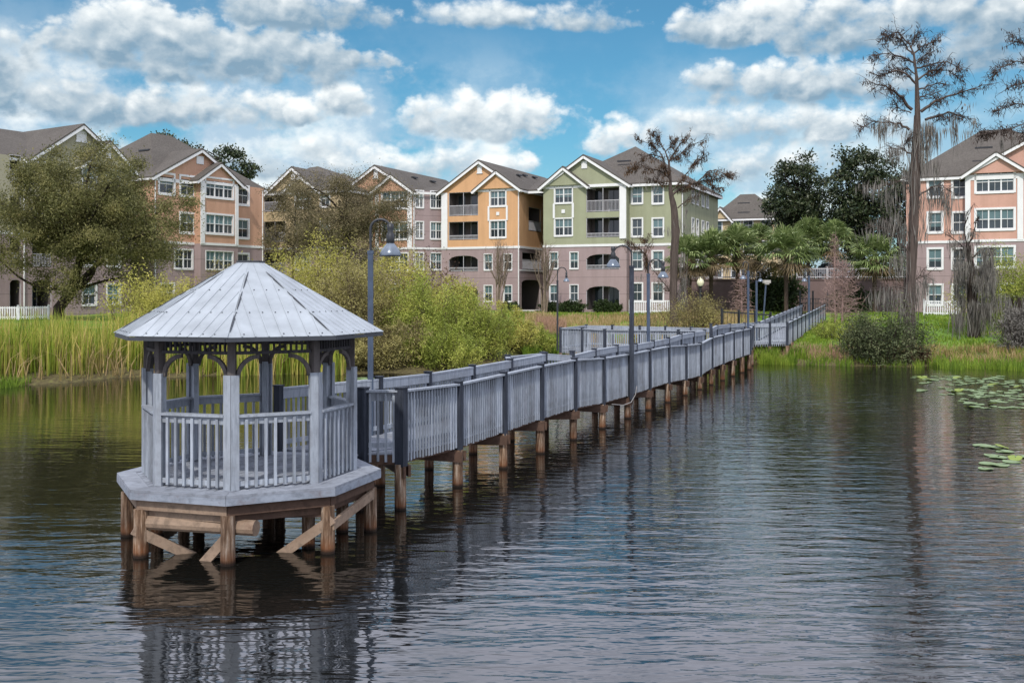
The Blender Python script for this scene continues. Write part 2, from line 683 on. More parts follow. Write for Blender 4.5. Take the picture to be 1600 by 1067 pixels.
def water_mat():
    m, nt, b, o = new_mat('lake water')
    tc = nt.nodes.new('ShaderNodeTexCoord')

    def mp(scale, rot=0.0):
        n = nt.nodes.new('ShaderNodeMapping')
        n.inputs['Scale'].default_value = scale
        n.inputs['Rotation'].default_value = (0, 0, rot)
        nt.links.new(tc.outputs['Object'], n.inputs[0])
        return n.outputs[0]

    def nz(vec, scale, detail, rough, dist=0.0):
        n = nt.nodes.new('ShaderNodeTexNoise')
        n.inputs['Scale'].default_value = scale
        n.inputs['Detail'].default_value = detail
        n.inputs['Roughness'].default_value = rough
        n.inputs['Distortion'].default_value = dist
        nt.links.new(vec, n.inputs['Vector'])
        return n.outputs['Fac']
    a = nz(mp((0.30, 1.0, 1), 0.10), 3.1, 3, 0.52, 0.3)
    c = nz(mp((0.42, 1.0, 1), -0.16), 5.6, 2, 0.5, 0.4)
    sw = nz(mp((0.25, 0.6, 1), 0.05), 0.7, 2, 0.5)
    patch = nz(mp((0.35, 1, 1), 0.2), 0.10, 3, 0.5)
    # the wind ripples die away in the lee of the reeds on the left
    sp = nt.nodes.new('ShaderNodeSeparateXYZ')
    nt.links.new(tc.outputs['Object'], sp.inputs[0])
    lee = nt.nodes.new('ShaderNodeMapRange')
    lee.interpolation_type = 'SMOOTHSTEP'
    nt.links.new(m_math(nt, 'ADD', sp.outputs[0], m_math(nt, 'MULTIPLY', sp.outputs[1], -0.10)), lee.inputs[0])
    lee.inputs[1].default_value = -13.0
    lee.inputs[2].default_value = 0.5
    lee.inputs[3].default_value = 0.38
    lee.inputs[4].default_value = 1.0
    pr = nt.nodes.new('ShaderNodeMapRange')
    nt.links.new(patch, pr.inputs[0])
    pr.inputs[1].default_value = 0.35
    pr.inputs[2].default_value = 0.65
    pr.inputs[3].default_value = 0.55
    pr.inputs[4].default_value = 1.15
    h = m_math(nt, 'ADD', m_math(nt, 'MULTIPLY', a, 1.0), m_math(nt, 'MULTIPLY', c, 0.30))
    h = m_math(nt, 'MULTIPLY', m_math(nt, 'MULTIPLY', h, lee.outputs[0]), pr.outputs[0])
    h = m_math(nt, 'ADD', h, m_math(nt, 'MULTIPLY', sw, 0.8))
    bp = nt.nodes.new('ShaderNodeBump')
    bp.inputs['Strength'].default_value = 1.0
    bp.inputs['Distance'].default_value = 0.027
    nt.links.new(h, bp.inputs['Height'])
    nt.links.new(bp.outputs[0], b.inputs['Normal'])
    b.inputs['Base Color'].default_value = (0.006, 0.006, 0.005, 1)
    b.inputs['Roughness'].default_value = 0.035
    b.inputs['IOR'].default_value = 1.80
    b.inputs['Specular IOR Level'].default_value = 0.5
    return m


def ground_mat():
    m, nt, b, o = new_mat('lawn and bank soil')
    tc = nt.nodes.new('ShaderNodeTexCoord')
    sp = nt.nodes.new('ShaderNodeSeparateXYZ')
    nt.links.new(tc.outputs['Object'], sp.inputs[0])
    n = tex_noise(nt, 0.35, 6, 0.65)
    f = tex_noise(nt, 6.0, 5, 0.7)
    g = ramp(nt, n, [(0.30, lin('557430')), (0.48, lin('688438')), (0.60, lin('83864a')), (0.78, lin('9a8a5c'))])
    g = mixc(nt, 1.0, g, ramp(nt, f, [(0.2, (0.6,) * 3), (0.8, (1.3,) * 3)]), 'MULTIPLY')
    mud = ramp(nt, f, [(0.3, (0.035, 0.030, 0.016)), (0.5, (0.10, 0.082, 0.042)), (0.7, (0.15, 0.15, 0.05))])
    k = nt.nodes.new('ShaderNodeMapRange')
    nt.links.new(m_math(nt, 'ADD', sp.outputs[2], m_math(nt, 'MULTIPLY', n, 0.5)), k.inputs[0])
    k.inputs[1].default_value = 0.55
    k.inputs[2].default_value = 1.15
    nt.links.new(mixc(nt, k.outputs[0], mud, g), b.inputs['Base Color'])
    b.inputs['Roughness'].default_value = 0.95
    b.inputs['Specular IOR Level'].default_value = 0.1
    bump(nt, b, f, 0.5, 0.06)
    return m


M = {}
M['rail'] = weathered('grey painted boards', (0.285, 0.315, 0.36), (0.11, 0.105, 0.11), amount=0.85, isl=0.30)
M['fascia'] = weathered('peeling grey fascia', (0.235, 0.262, 0.31), (0.085, 0.052, 0.045), amount=1.0, isl=0.15, stretch=(2, 2, 3))
M['deck'] = weathered('grey deck boards', (0.23, 0.25, 0.29), (0.10, 0.10, 0.11), amount=0.7, stretch=(2, 2, 2), isl=0.22)
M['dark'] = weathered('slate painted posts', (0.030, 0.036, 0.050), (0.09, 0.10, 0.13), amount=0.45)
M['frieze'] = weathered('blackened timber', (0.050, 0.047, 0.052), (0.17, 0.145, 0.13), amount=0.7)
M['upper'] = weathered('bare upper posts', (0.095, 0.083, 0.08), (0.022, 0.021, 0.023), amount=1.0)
M['pile'] = pile_mat('wet brown timber')
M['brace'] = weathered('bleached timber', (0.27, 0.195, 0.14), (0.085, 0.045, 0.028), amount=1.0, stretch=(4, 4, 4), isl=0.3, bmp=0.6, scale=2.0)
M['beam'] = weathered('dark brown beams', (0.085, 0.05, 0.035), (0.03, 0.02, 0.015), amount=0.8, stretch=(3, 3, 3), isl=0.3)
M['metalroof'] = plain('galvanised roof sheet', (0.305, 0.335, 0.365), 0.55, 0.22, 2.2, 0.35, 0.0, 0.05)
M['seam'] = plain('dark roof metal and gap shade', (0.05, 0.055, 0.065), 0.6, 0.2)  # dark cap, trim and screws; on the hips it paints gap shade
M['iron'] = plain('black iron', (0.018, 0.020, 0.024), 0.45, 0.2, 5, 0.5)
M['lampblue'] = weathered('blue grey lamp paint', (0.060, 0.082, 0.125), (0.018, 0.021, 0.028), amount=1.0, stretch=(4, 4, 0.5))
M['lampshade'] = plain('lamp shade enamel', (0.16, 0.19, 0.23), 0.25, 0.3, 4, 0.6, 0.5)
M['lampglass'] = plain('milky lamp glass', (0.75, 0.72, 0.52), 0.3, 0.05)
M['white'] = plain('white trim paint', (0.68, 0.68, 0.68), 0.6, 0.05, 1.5)
M['whitevinyl'] = plain('white vinyl fence', (0.70, 0.70, 0.72), 0.5, 0.06, 1.5)
M['greyrail'] = plain('pale balcony railing', (0.42, 0.41, 0.43), 0.6, 0.08, 2)
M['roof'] = shingles('brown grey shingles', (0.100, 0.090, 0.080))
M['mauve'] = stucco('mauve stucco', (0.325, 0.250, 0.250), 1.55)
M['peach'] = stucco('peach stucco', (0.51, 0.305, 0.21))
M['orange'] = stucco('orange stucco', (0.585, 0.345, 0.185))
M['greycream'] = stucco('grey cream stucco', (0.34, 0.32, 0.23))
M['sage'] = stucco('sage stucco', (0.305, 0.318, 0.215))
M['terracotta'] = stucco('terracotta stucco', (0.42, 0.25, 0.165))
M['cream'] = stucco('cream stucco', (0.50, 0.395, 0.245))
M['pink'] = stucco('salmon stucco', (0.53, 0.315, 0.25))
M['wallbrown'] = stucco('retaining wall stucco', (0.175, 0.125, 0.120))
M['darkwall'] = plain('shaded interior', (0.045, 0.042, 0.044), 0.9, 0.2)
M['interior'] = plain('balcony stucco with screen shade', (0.11, 0.095, 0.09), 0.9, 0.15)  # dark tone puts the shade of the left-out screens into the walls
M['glass'] = glass('window glass', (0.035, 0.048, 0.055))
M['blind'] = glass('window blind behind glass', (0.10, 0.165, 0.175), 0.12, 0.4)
M['screen'] = plain('insect screen', (0.030, 0.030, 0.034), 0.7, 0.2)
M['concrete'] = plain('concrete', (0.42, 0.40, 0.37), 0.9, 0.1, 3)
M['asphalt'] = plain('asphalt', (0.055, 0.055, 0.058), 0.95, 0.15, 4)
M['bark'] = plain('grey brown bark', (0.085, 0.062, 0.048), 0.95, 0.45, 5, 0.1, stretch=(3, 3, 0.6), bmp=0.8)
M['barkdark'] = plain('dark bark', (0.032, 0.025, 0.021), 0.95, 0.4, 5, 0.1, stretch=(3, 3, 0.6), bmp=0.8)
M['barkred'] = plain('cypress bark', (0.085, 0.067, 0.058), 0.95, 0.5, 3, 0.1, stretch=(5, 5, 0.35), bmp=1.0)
M['twigpink'] = plain('pinkish bare twigs', (0.27, 0.185, 0.165), 0.9, 0.25, 3, 0.1)
M['twig'] = plain('pale bare twigs', (0.20, 0.155, 0.12), 0.9, 0.3, 3, 0.1)
M['oak'] = leafmat('oak leaves', [(0.058, 0.062, 0.022), (0.115, 0.116, 0.042), (0.20, 0.19, 0.07), (0.31, 0.27, 0.11)], 0.3)
M['oak2'] = leafmat('thin oak leaves', [(0.07, 0.06, 0.032), (0.13, 0.11, 0.058), (0.19, 0.16, 0.085), (0.26, 0.215, 0.11)], 0.25)
M['willow'] = leafmat('willow leaves', [(0.18, 0.17, 0.045), (0.32, 0.31, 0.07), (0.47, 0.44, 0.10), (0.62, 0.56, 0.17)], 0.35)
M['willow2'] = leafmat('greener willow leaves', [(0.13, 0.15, 0.03), (0.24, 0.29, 0.05), (0.37, 0.41, 0.08), (0.53, 0.52, 0.13)], 0.35)
M['willow3'] = leafmat('brownish willow leaves', [(0.12, 0.098, 0.045), (0.22, 0.19, 0.075), (0.33, 0.295, 0.105), (0.46, 0.41, 0.16)], 0.3)
M['magnolia'] = leafmat('magnolia leaves', [(0.010, 0.018, 0.008), (0.022, 0.036, 0.014), (0.045, 0.062, 0.026), (0.14, 0.15, 0.085)], 0.08, 0.35, 0.35)
M['palm'] = leafmat('palm fronds', [(0.04, 0.068, 0.02), (0.11, 0.155, 0.045), (0.21, 0.27, 0.095), (0.36, 0.40, 0.19)], 0.25, 0.45, 0.3)
M['palmdead'] = leafmat('dead palm skirt', [(0.05, 0.036, 0.02), (0.13, 0.095, 0.05), (0.22, 0.17, 0.09)], 0.1)
M['bush'] = leafmat('waterline bush leaves', [(0.022, 0.032, 0.014), (0.055, 0.072, 0.028), (0.11, 0.13, 0.055), (0.19, 0.20, 0.10)], 0.15)
M['hedge'] = leafmat('hedge leaves', [(0.012, 0.022, 0.008), (0.03, 0.05, 0.014), (0.06, 0.09, 0.025)], 0.15)
M['reed'] = leafmat('reed blades', [(0.09, 0.14, 0.016), (0.19, 0.27, 0.03), (0.32, 0.36, 0.05), (0.50, 0.42, 0.12), (0.58, 0.42, 0.18)], 0.3, 0.6, 0.40, 0.55)
M['drygrass'] = leafmat('dry marsh grass', [(0.16, 0.15, 0.04), (0.30, 0.23, 0.09), (0.42, 0.30, 0.15), (0.50, 0.36, 0.22)], 0.3, 0.7, 0.5, 0.6)
M['pinkgrass'] = leafmat('pinkish seed grass', [(0.24, 0.18, 0.08), (0.36, 0.23, 0.15), (0.46, 0.28, 0.21)], 0.3, 0.7, 0.5, 0.6)
M['greengrass'] = leafmat('bright grass', [(0.06, 0.11, 0.014), (0.12, 0.20, 0.02), (0.20, 0.29, 0.03), (0.30, 0.36, 0.06)], 0.35, 0.6, 0.5, 0.6)
M['moss'] = leafmat('hanging moss', [(0.085, 0.078, 0.068), (0.17, 0.158, 0.14), (0.28, 0.265, 0.235)], 0.2, 0.9, 0.4)
M['mossdark'] = leafmat('brown hanging moss', [(0.05, 0.035, 0.03), (0.10, 0.072, 0.06), (0.16, 0.12, 0.10)], 0.2, 0.9, 0.4)
M['cypleaf'] = leafmat('dead cypress leaves', [(0.020, 0.012, 0.011), (0.042, 0.025, 0.019), (0.085, 0.048, 0.030)], 0.2)
M['cypleaf2'] = leafmat('rusty cypress leaves', [(0.030, 0.017, 0.010), (0.07, 0.038, 0.018), (0.14, 0.078, 0.034)], 0.2)
M['brush'] = leafmat('brown brush', [(0.05, 0.028, 0.018), (0.11, 0.065, 0.04), (0.18, 0.12, 0.07)], 0.2)
M['lily'] = leafmat('lily pad', [(0.08, 0.125, 0.045), (0.15, 0.22, 0.095), (0.25, 0.32, 0.17)], 0.0, 0.35, 0.2)
M['lilydark'] = leafmat('young lily pad', [(0.08, 0.13, 0.015), (0.16, 0.22, 0.03), (0.26, 0.30, 0.05)], 0.0, 0.4, 0.2)
M['carpaint'] = plain('silver car paint', (0.55, 0.58, 0.60), 0.25, 0.02, 2, 0.6, 0.3)
M['tyre'] = plain('tyre rubber', (0.015, 0.015, 0.016), 0.8, 0.2)
M['rope'] = plain('pale hose', (0.27, 0.26, 0.25), 0.6, 0.1)
M['water'] = water_mat()
M['ground'] = ground_mat()

# ------------------------------------------------------------------ ground and water
_sx = [-200, -40, -25, -21, -17.5, -11.2, -4.6, 0, 2.2, 3.4, 8, 12, 13.3, 17, 20, 24, 26, 34, 60, 200]
_sy = [38, 38, 40, 42, 46.7, 48.5, 49.3, 54, 61, 63.5, 65, 60, 56, 54.5, 53.5, 54.5, 52.6, 49, 45, 45]


def shore(x):
    return float(np.interp(x, _sx, _sy)) + 0.35 * math.sin(x * 1.7) + 0.25 * math.sin(x * 4.1 + 1)


def gz(x, y):
    t = y - shore(x)
    if t < 0:
        return max(-1.2, 0.16 * t)
    z = 2.22 * (1 - math.exp(-t / 11.0))
    # the bank is dug away under the ramp
    s_ = min(1.0, max(0.0, ((x - 15.0) * 11.2 + (y - 58.5) * 30.2) / (11.2 ** 2 + 30.2 ** 2)))
    dp = math.hypot(x - 15.0 - 11.2 * s_, y - 58.5 - 30.2 * s_)
    z = min(z, 0.85 + 0.62 * s_ + 0.55 * max(0.0, dp - 2.0)) if s_ < 1 else z
    return z + 0.05 * math.sin(x * 0.9 + y * 0.6) * min(1, t / 4) * (1 if y < 90 else 0)


def build_ground():
    xs = np.concatenate([[-3000, -700, -220, -120], np.arange(-84, 84.1, 1.1), [120, 220, 700, 3000]])
    ys = np.concatenate([[-400, -100, 10], np.arange(34, 112, 0.95), [130, 170, 260, 600, 1500, 4000]])
    V = [(x, y, gz(x, y)) for y in ys for x in xs]
    nx = len(xs)
    Fc = [(j * nx + i, j * nx + i + 1, (j + 1) * nx + i + 1, (j + 1) * nx + i) for j in range(len(ys) - 1) for i in range(nx - 1)]
    b = MB()
    b.add_np(V, Fc)
    tag(b.build('ground', M['ground'], smooth=True), kind='structure')
    b = MB()
    b.add_np([(-220, -220, 0), (220, -220, 0), (220, 72, 0), (-220, 72, 0)], [(0, 1, 2, 3)])
    tag(b.build('lake_water', M['water']), kind='structure')


build_ground()

# ------------------------------------------------------------------ gazebo
GC = Vector((-4.2, 16.44, 0))
ZD = HC - 2.85
TH0 = -85.0


def oct_pt(k, r, z=0.0):
    a = math.radians(TH0 + 45 * k)
    return Vector((GC.x + r * math.cos(a), GC.y + r * math.sin(a), z))


def clip_strip(poly, n, lo, hi):
    """clip a convex polygon (2-D) to lo <= p.n <= hi"""
    for sgn, lim in ((1, lo), (-1, -hi)):
        out = []
        for i in range(len(poly)):
            a, b = poly[i], poly[(i + 1) % len(poly)]
            da = sgn * (a[0] * n[0] + a[1] * n[1]) - lim
            db = sgn * (b[0] * n[0] + b[1] * n[1]) - lim
            if da >= 0:
                out.append(a)
            if da * db < 0:
                t = da / (da - db)
                out.append((a[0] + t * (b[0] - a[0]), a[1] + t * (b[1] - a[1])))
        poly = out
        if len(poly) < 3:
            return []
    return poly


def build_gazebo():
    rng = random.Random(4)
    g = thing('gazebo', 'octagonal grey gazebo with a pale metal roof standing on brown piles at the pier end', 'gazebo', (GC.x, GC.y, 0))
    RP, RD = 1.70, 2.08
    # deck: planks inside, border boards and a thick fascia
    inner = [tuple(oct_pt(k, RD - 0.30)[:2]) for k in range(8)]
    b = MB()
    n = (math.cos(math.radians(22)), -math.sin(math.radians(22)))
    c0 = GC.x * n[0] + GC.y * n[1]
    w = 0.14
    for i in range(-16, 16):
        pl = clip_strip(inner, n, c0 + i * w + 0.006, c0 + (i + 1) * w - 0.006)
        if pl:
            b.prism(pl, ZD - 0.035, ZD + rng.uniform(-0.002, 0.003))
    b.build('deck_floor', M['deck'], g)
    b = MB()
    for k in range(8):
        a0, a1 = oct_pt(k, RD), oct_pt(k + 1, RD)
        b0, b1 = oct_pt(k, RD - 0.295), oct_pt(k + 1, RD - 0.295)
        e = (a1 - a0).normalized() * 0.003
        b.prism([tuple((a0 + e)[:2]), tuple((a1 - e)[:2]), tuple((b1 - e)[:2]), tuple((b0 + e)[:2])], ZD - 0.036, ZD + 0.002)
    b.build('border_boards', M['deck'], g)
    for k in range(8):
        b = MB()
        a0, a1 = oct_pt(k, RD + 0.004), oct_pt(k + 1, RD + 0.004)
        i0, i1 = oct_pt(k, RD - 0.05), oct_pt(k + 1, RD - 0.05)
        e = (a1 - a0).normalized() * 0.002
        b.prism([tuple((a0 + e)[:2]), tuple((a1 - e)[:2]), tuple((i1 - e)[:2]), tuple((i0 + e)[:2])], ZD - 0.140, ZD - 0.038)
        b.build('fascia_board', M['fascia'], g)
        b = MB()
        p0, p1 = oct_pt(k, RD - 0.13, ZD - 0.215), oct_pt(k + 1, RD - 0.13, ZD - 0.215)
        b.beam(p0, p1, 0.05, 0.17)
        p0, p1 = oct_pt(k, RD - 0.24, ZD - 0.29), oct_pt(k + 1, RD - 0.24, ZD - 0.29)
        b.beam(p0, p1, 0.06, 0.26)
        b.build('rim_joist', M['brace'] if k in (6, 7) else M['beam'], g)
    # piles: one under each corner, a second row inside
    for k in range(8):
        b = MB()
        p = oct_pt(k, RD - 0.17)
        r = rng.uniform(0.098, 0.112)
        b.tube([(p.x, p.y, -0.9), (p.x, p.y, 0.2), (p.x, p.y, ZD - 0.30)], [r * 1.05, r, r * 0.96], 12)
        b.build('pile', M['pile'], g)
        if k in (1, 2, 5, 6):
            b = MB()
            q = oct_pt(k, RD - 0.62)
            b.tube([(q.x, q.y, -0.9), (q.x, q.y, ZD - 0.32)], [0.10, 0.10], 12)
            b.build('pile', M['pile'], g)
    # cross beams and diagonal braces
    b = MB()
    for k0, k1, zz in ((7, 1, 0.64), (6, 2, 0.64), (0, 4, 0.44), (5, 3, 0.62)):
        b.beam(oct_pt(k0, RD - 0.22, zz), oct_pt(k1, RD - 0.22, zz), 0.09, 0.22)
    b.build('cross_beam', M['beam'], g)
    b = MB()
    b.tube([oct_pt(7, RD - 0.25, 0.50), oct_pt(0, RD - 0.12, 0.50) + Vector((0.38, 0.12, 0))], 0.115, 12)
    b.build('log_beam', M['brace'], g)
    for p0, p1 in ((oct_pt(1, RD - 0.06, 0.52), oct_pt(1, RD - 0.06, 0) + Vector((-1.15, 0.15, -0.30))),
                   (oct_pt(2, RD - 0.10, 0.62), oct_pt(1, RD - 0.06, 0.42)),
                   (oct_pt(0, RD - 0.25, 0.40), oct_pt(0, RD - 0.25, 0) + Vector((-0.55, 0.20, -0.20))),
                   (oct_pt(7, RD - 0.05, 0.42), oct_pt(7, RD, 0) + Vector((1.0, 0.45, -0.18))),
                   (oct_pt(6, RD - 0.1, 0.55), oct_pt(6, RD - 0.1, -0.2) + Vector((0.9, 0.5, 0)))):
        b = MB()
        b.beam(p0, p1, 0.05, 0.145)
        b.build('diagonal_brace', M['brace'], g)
    # posts
    ZE = HC - 0.635
    for k in range(8):
        V = oct_pt(k, RP)
        s1 = (oct_pt(k - 1, RP) - V).normalized()
        s2 = (oct_pt(k + 1, RP) - V).normalized()
        ci = (GC - V).normalized()
        b = MB()
        w, t = 0.125, 0.05
        g1 = V + s1 * 0.003
        g2 = V + s2 * 0.003
        for s_, gg in ((s1, g1), (s2, g2)):
            nrm = Vector((-s_.y, s_.x, 0))
            if nrm.dot(ci) < 0:
                nrm = -nrm
            b.prism([tuple(gg[:2]), tuple((V + s_ * w)[:2]), tuple((V + s_ * w + nrm * t)[:2]), tuple((gg + ci * t * 1.05)[:2])], ZD + 0.003, ZD + 1.66)
        pc = V + ci * 0.125
        b.box((pc.x, pc.y, ZD + 0.83), (0.10, 0.10, 1.64), math.radians(TH0 + 45 * k))
        post = b.build('post', M['rail'], g)
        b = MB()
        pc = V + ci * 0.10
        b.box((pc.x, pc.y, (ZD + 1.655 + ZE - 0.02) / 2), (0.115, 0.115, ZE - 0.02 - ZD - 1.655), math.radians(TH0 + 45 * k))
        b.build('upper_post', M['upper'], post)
    # railings on seven sides (the side between corners 3 and 4 is the way in)
    for k in range(8):
        if k == 3:
            continue
        a, c = oct_pt(k, RP - 0.05), oct_pt(k + 1, RP - 0.05)
        d = (c - a).normalized()
        L = (c - a).length
        a2, c2 = a + d * 0.10, c - d * 0.10
        b = MB()
        zt = ZD + 1.07
        b.beam(a2 + Vector((0, 0, zt)), c2 + Vector((0, 0, zt)), 0.13, 0.035)
        b.beam(a2 + Vector((0, 0, zt - 0.075)), c2 + Vector((0, 0, zt - 0.075)), 0.035, 0.10)
        b.beam(a2 + Vector((0, 0, ZD + 0.09)), c2 + Vector((0, 0, ZD + 0.09)), 0.03, 0.07)
        nrm = Vector((d.y, -d.x, 0))
        if nrm.dot(GC - a) > 0:
            nrm = -nrm
        npk = int((L - 0.28) / 0.128)
        for i in range(npk):
            p = a + d * (0.14 + (L - 0.28) * (i + 0.5) / npk) + nrm * 0.036
            b.box((p.x, p.y, ZD + 0.525 + rng.uniform(-0.004, 0.004)), (0.042, 0.036, 0.99), math.atan2(d.y, d.x))
        b.build('railing_panel', M['rail'], g)
    # frieze with spindles, beam and curved brackets
    for k in range(8):
        a, c = oct_pt(k, RP - 0.09), oct_pt(k + 1, RP - 0.09)
        d = (c - a).normalized()
        L = (c - a).length
        b = MB()
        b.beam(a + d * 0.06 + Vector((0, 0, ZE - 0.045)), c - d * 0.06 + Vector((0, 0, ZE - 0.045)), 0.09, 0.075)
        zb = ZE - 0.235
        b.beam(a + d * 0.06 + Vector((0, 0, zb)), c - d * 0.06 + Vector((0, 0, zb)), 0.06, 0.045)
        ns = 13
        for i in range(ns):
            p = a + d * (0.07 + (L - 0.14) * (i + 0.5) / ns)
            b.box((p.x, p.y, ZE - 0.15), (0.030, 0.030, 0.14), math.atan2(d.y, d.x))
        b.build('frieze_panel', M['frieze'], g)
        for s_, p in ((1, a), (-1, c)):
            b = MB()
            dd = d * s_
            r0, r1, o_ = 0.34, 0.28, 0.055
            pts = []
            N_ = 9
            cx = p + dd * (o_ + r0)
            zc = zb - 0.025 - r0
            arc = []
            for i in range(N_ + 1):
                t = i / N_ * math.pi / 2
                arc.append((math.cos(t), math.sin(t)))
            thick = Vector((d.y, -d.x, 0)) * 0.05
            for i in range(N_):
                q = []
                for (cs, sn), r in ((arc[i], r0), (arc[i + 1], r0), (arc[i + 1], r1), (arc[i], r1)):
                    q.append(cx - dd * (r * cs) + Vector((0, 0, zc + r * sn)) - thick / 2)
                b.extrude(q, thick)
            b.build('curved_bracket', M['upper'], g)
    # roof
    RE, RT = 2.10, 0.20
    ZT = HC + 0.475
    apex_drop = (ZT - ZE)
    for k in range(8):
        a, c = oct_pt(k, RE, ZE), oct_pt(k + 1, RE, ZE)
        a1, c1 = oct_pt(k, RT, ZT), oct_pt(k + 1, RT, ZT)
        b = MB()
        up = (c - a).cross(a1 - a).normalized()
        if up.z < 0:
            up = -up
        # every other sheet laps a little over its neighbour at the hip
        lap = 0.05 if k % 2 else 0.012
        d = (c - a).normalized()
        q = [a - d * lap * 0.8 + up * 0.006 * (k % 2), c + d * lap * 0.8 + up * 0.006 * (k % 2), c1 + d * 0.01 + up * 0.004, a1 - d * 0.01 + up * 0.004]
        b.extrude([tuple(p) for p in q], up * 0.012)
        mid_e = (a + c) / 2
        mid_t = (a1 + c1) / 2
        sl = (mid_t - mid_e)
        half = (c - a).length / 2
        ht = (c1 - a1).length / 2
        # ribs parallel with the slope, cut off at the hips
        for i in range(-4, 5):
            off = i * 0.19
            if abs(off) > half - 0.05:
                continue
            tmax = 1.0 if abs(off) <= ht else (half - abs(off)) / (half - ht)
            p0 = mid_e + d * off + up * 0.020
            p1 = mid_e + d * off + sl * (tmax * 0.985) + up * 0.020
            b.beam(p0, p1, 0.018, 0.009, 0, up)
            for t in (0.03, 0.30, 0.60):
                if t < tmax * 0.95 and rng.random() < 0.8:
                    ps = mid_e + d * (off + 0.035) + sl * t + up * 0.020
                    b.beam(ps, ps + up * 0.008, 0.016, 0.016, 1, d)
        b.build('roof_sheet', [M['metalroof'], M['seam']], g)
        # dark eave trim
        b = MB()
        b.beam(a - Vector((0, 0, 0.028)), c - Vector((0, 0, 0.028)), 0.03, 0.05)
        b.build('eave_trim', M['seam'], g)
        # dark strips laid on the hip, painting the shade of open laps
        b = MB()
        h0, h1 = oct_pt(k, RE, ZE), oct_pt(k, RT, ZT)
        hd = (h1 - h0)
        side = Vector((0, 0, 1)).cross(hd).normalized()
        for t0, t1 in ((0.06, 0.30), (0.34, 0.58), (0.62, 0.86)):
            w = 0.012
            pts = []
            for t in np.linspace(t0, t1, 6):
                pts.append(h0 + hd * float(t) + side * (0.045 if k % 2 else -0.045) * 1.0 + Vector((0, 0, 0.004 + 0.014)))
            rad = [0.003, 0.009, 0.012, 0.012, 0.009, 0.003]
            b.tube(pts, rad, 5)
        b.build('hip_gap_shade', M['seam'], g)
        b = MB()
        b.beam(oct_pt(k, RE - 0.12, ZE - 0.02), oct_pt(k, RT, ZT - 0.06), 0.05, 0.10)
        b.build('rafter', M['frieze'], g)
    b = MB()
    b.prism([tuple(oct_pt(k, RT + 0.02)[:2]) for k in range(8)], ZT + 0.006, ZT + 0.04)
    b.build('roof_cap', M['seam'], g)
    return g


build_gazebo()

# ------------------------------------------------------------------ boardwalk
BD = Vector((math.sin(math.atan(0.419)), math.cos(math.atan(0.419)), 0))
BR = Vector((BD.y, -BD.x, 0))


def line_pts(a, lst):
    out = []
    for px, py in lst:
        k = (px - 800) / F
        d = a / (k - 0.419)
        out.append(Vector((k * d, d, HC - (py - HOR) / F * d)))
    return out


RIGHT = line_pts(-9.62, [(627, 611), (716.7, 600.6), (787, 585), (845, 572.4), (897.5, 562.8), (942, 560), (981.7, 554), (1014, 547.5),
                         (1044, 541.5), (1071, 540), (1094, 537.6), (1112, 528), (1129.5, 523.5), (1146, 519), (1160, 516), (1171.5, 514)])
LEFT = line_pts(-11.25, [(592, 593), (669, 585), (738, 574), (797, 564), (851, 554), (894, 556), (928.5, 547.5), (963, 541.5), (993, 539),
                         (1020, 534), (1044, 529.5), (1063.5, 523.5), (1083, 520), (1101, 517.5)])


def rail_panel(parent, p0, p1, inward, post_w=0.13, drop=1.27, spacing=0.112, fascia=True):
    d = (p1 - p0)
    dh = Vector((d.x, d.y, 0)).normalized()
    L = Vector((d.x, d.y, 0)).length
    a = p0 + d * (post_w / 2 / L)
    c = p1 - d * (post_w / 2 / L)
    nin = Vector((-dh.y, dh.x, 0))
    if nin.dot(inward) < 0:
        nin = -nin
    b = MB()
    b.beam(a, c, 0.13, 0.036)
    if fascia:
        b.beam(a + nin * 0.042 - Vector((0, 0, 0.10)), c + nin * 0.042 - Vector((0, 0, 0.10)), 0.035, 0.155)
    b.beam(a + nin * 0.035 - Vector((0, 0, 0.96)), c + nin * 0.035 - Vector((0, 0, 0.96)), 0.035, 0.085)
    LL = L - post_w
    n = max(2, int(LL / spacing))
    ang = math.atan2(dh.y, dh.x)
    dz = (p1.z - p0.z)
    for i in range(n):
        t = (i + 0.5) / n
        q = a + (c - a) * t
        j = RNG.uniform(-0.012, 0.012)
        b.box((q.x, q.y, q.z - 0.03 - (drop - 0.04) / 2 + j), (0.044, 0.03, drop - 0.04), ang + RNG.uniform(-0.03, 0.03))
    return b.build('railing_panel', M['rail'], parent)


RNG = random.Random(11)


def rail_post(parent, p, z0=None, w=0.13, cap=0.05, below=1.34):
    b = MB()
    zt = p.z + cap
    zb = (p.z - below) if z0 is None else z0
    ang = math.atan2(BD.y, BD.x)
    b.box((p.x, p.y, (zt + zb) / 2), (w, w, zt - zb), ang)
    b.box((p.x, p.y, zt + 0.012), (w + 0.03, w + 0.03, 0.022), ang)
    return b.build('post', M['dark'], parent)


def pile_at(parent, p, ztop):
    if gz(p.x, p.y) > ztop - 0.1:
        return
    b = MB()
    r = RNG.uniform(0.09, 0.115)
    j = RNG.uniform(-0.02, 0.02)
    zb = min(-0.8, gz(p.x, p.y) - 0.3)
    b.tube([(p.x + j, p.y, zb), (p.x, p.y, ztop)], [r * 1.03, r], 10)
    b.build('pile', M['pile'], parent)


def deck_strip(parent, A, B, board=0.142):
    """cross boards between two edge polylines of equal length"""
    b = MB()
    for i in range(len(A) - 1):
        L = ((A[i + 1] + B[i + 1]) / 2 - (A[i] + B[i]) / 2).length
        n = max(1, int(L / board))
        for j in range(n):
            t0 = (j + 0.03) / n
            t1 = (j + 0.97) / n
            q = [A[i].lerp(A[i + 1], t0), B[i].lerp(B[i + 1], t0), B[i].lerp(B[i + 1], t1), A[i].lerp(A[i + 1], t1)]
            b.extrude(q, (0, 0, -0.036))
    b.build('deck_boards', M['deck'], parent)


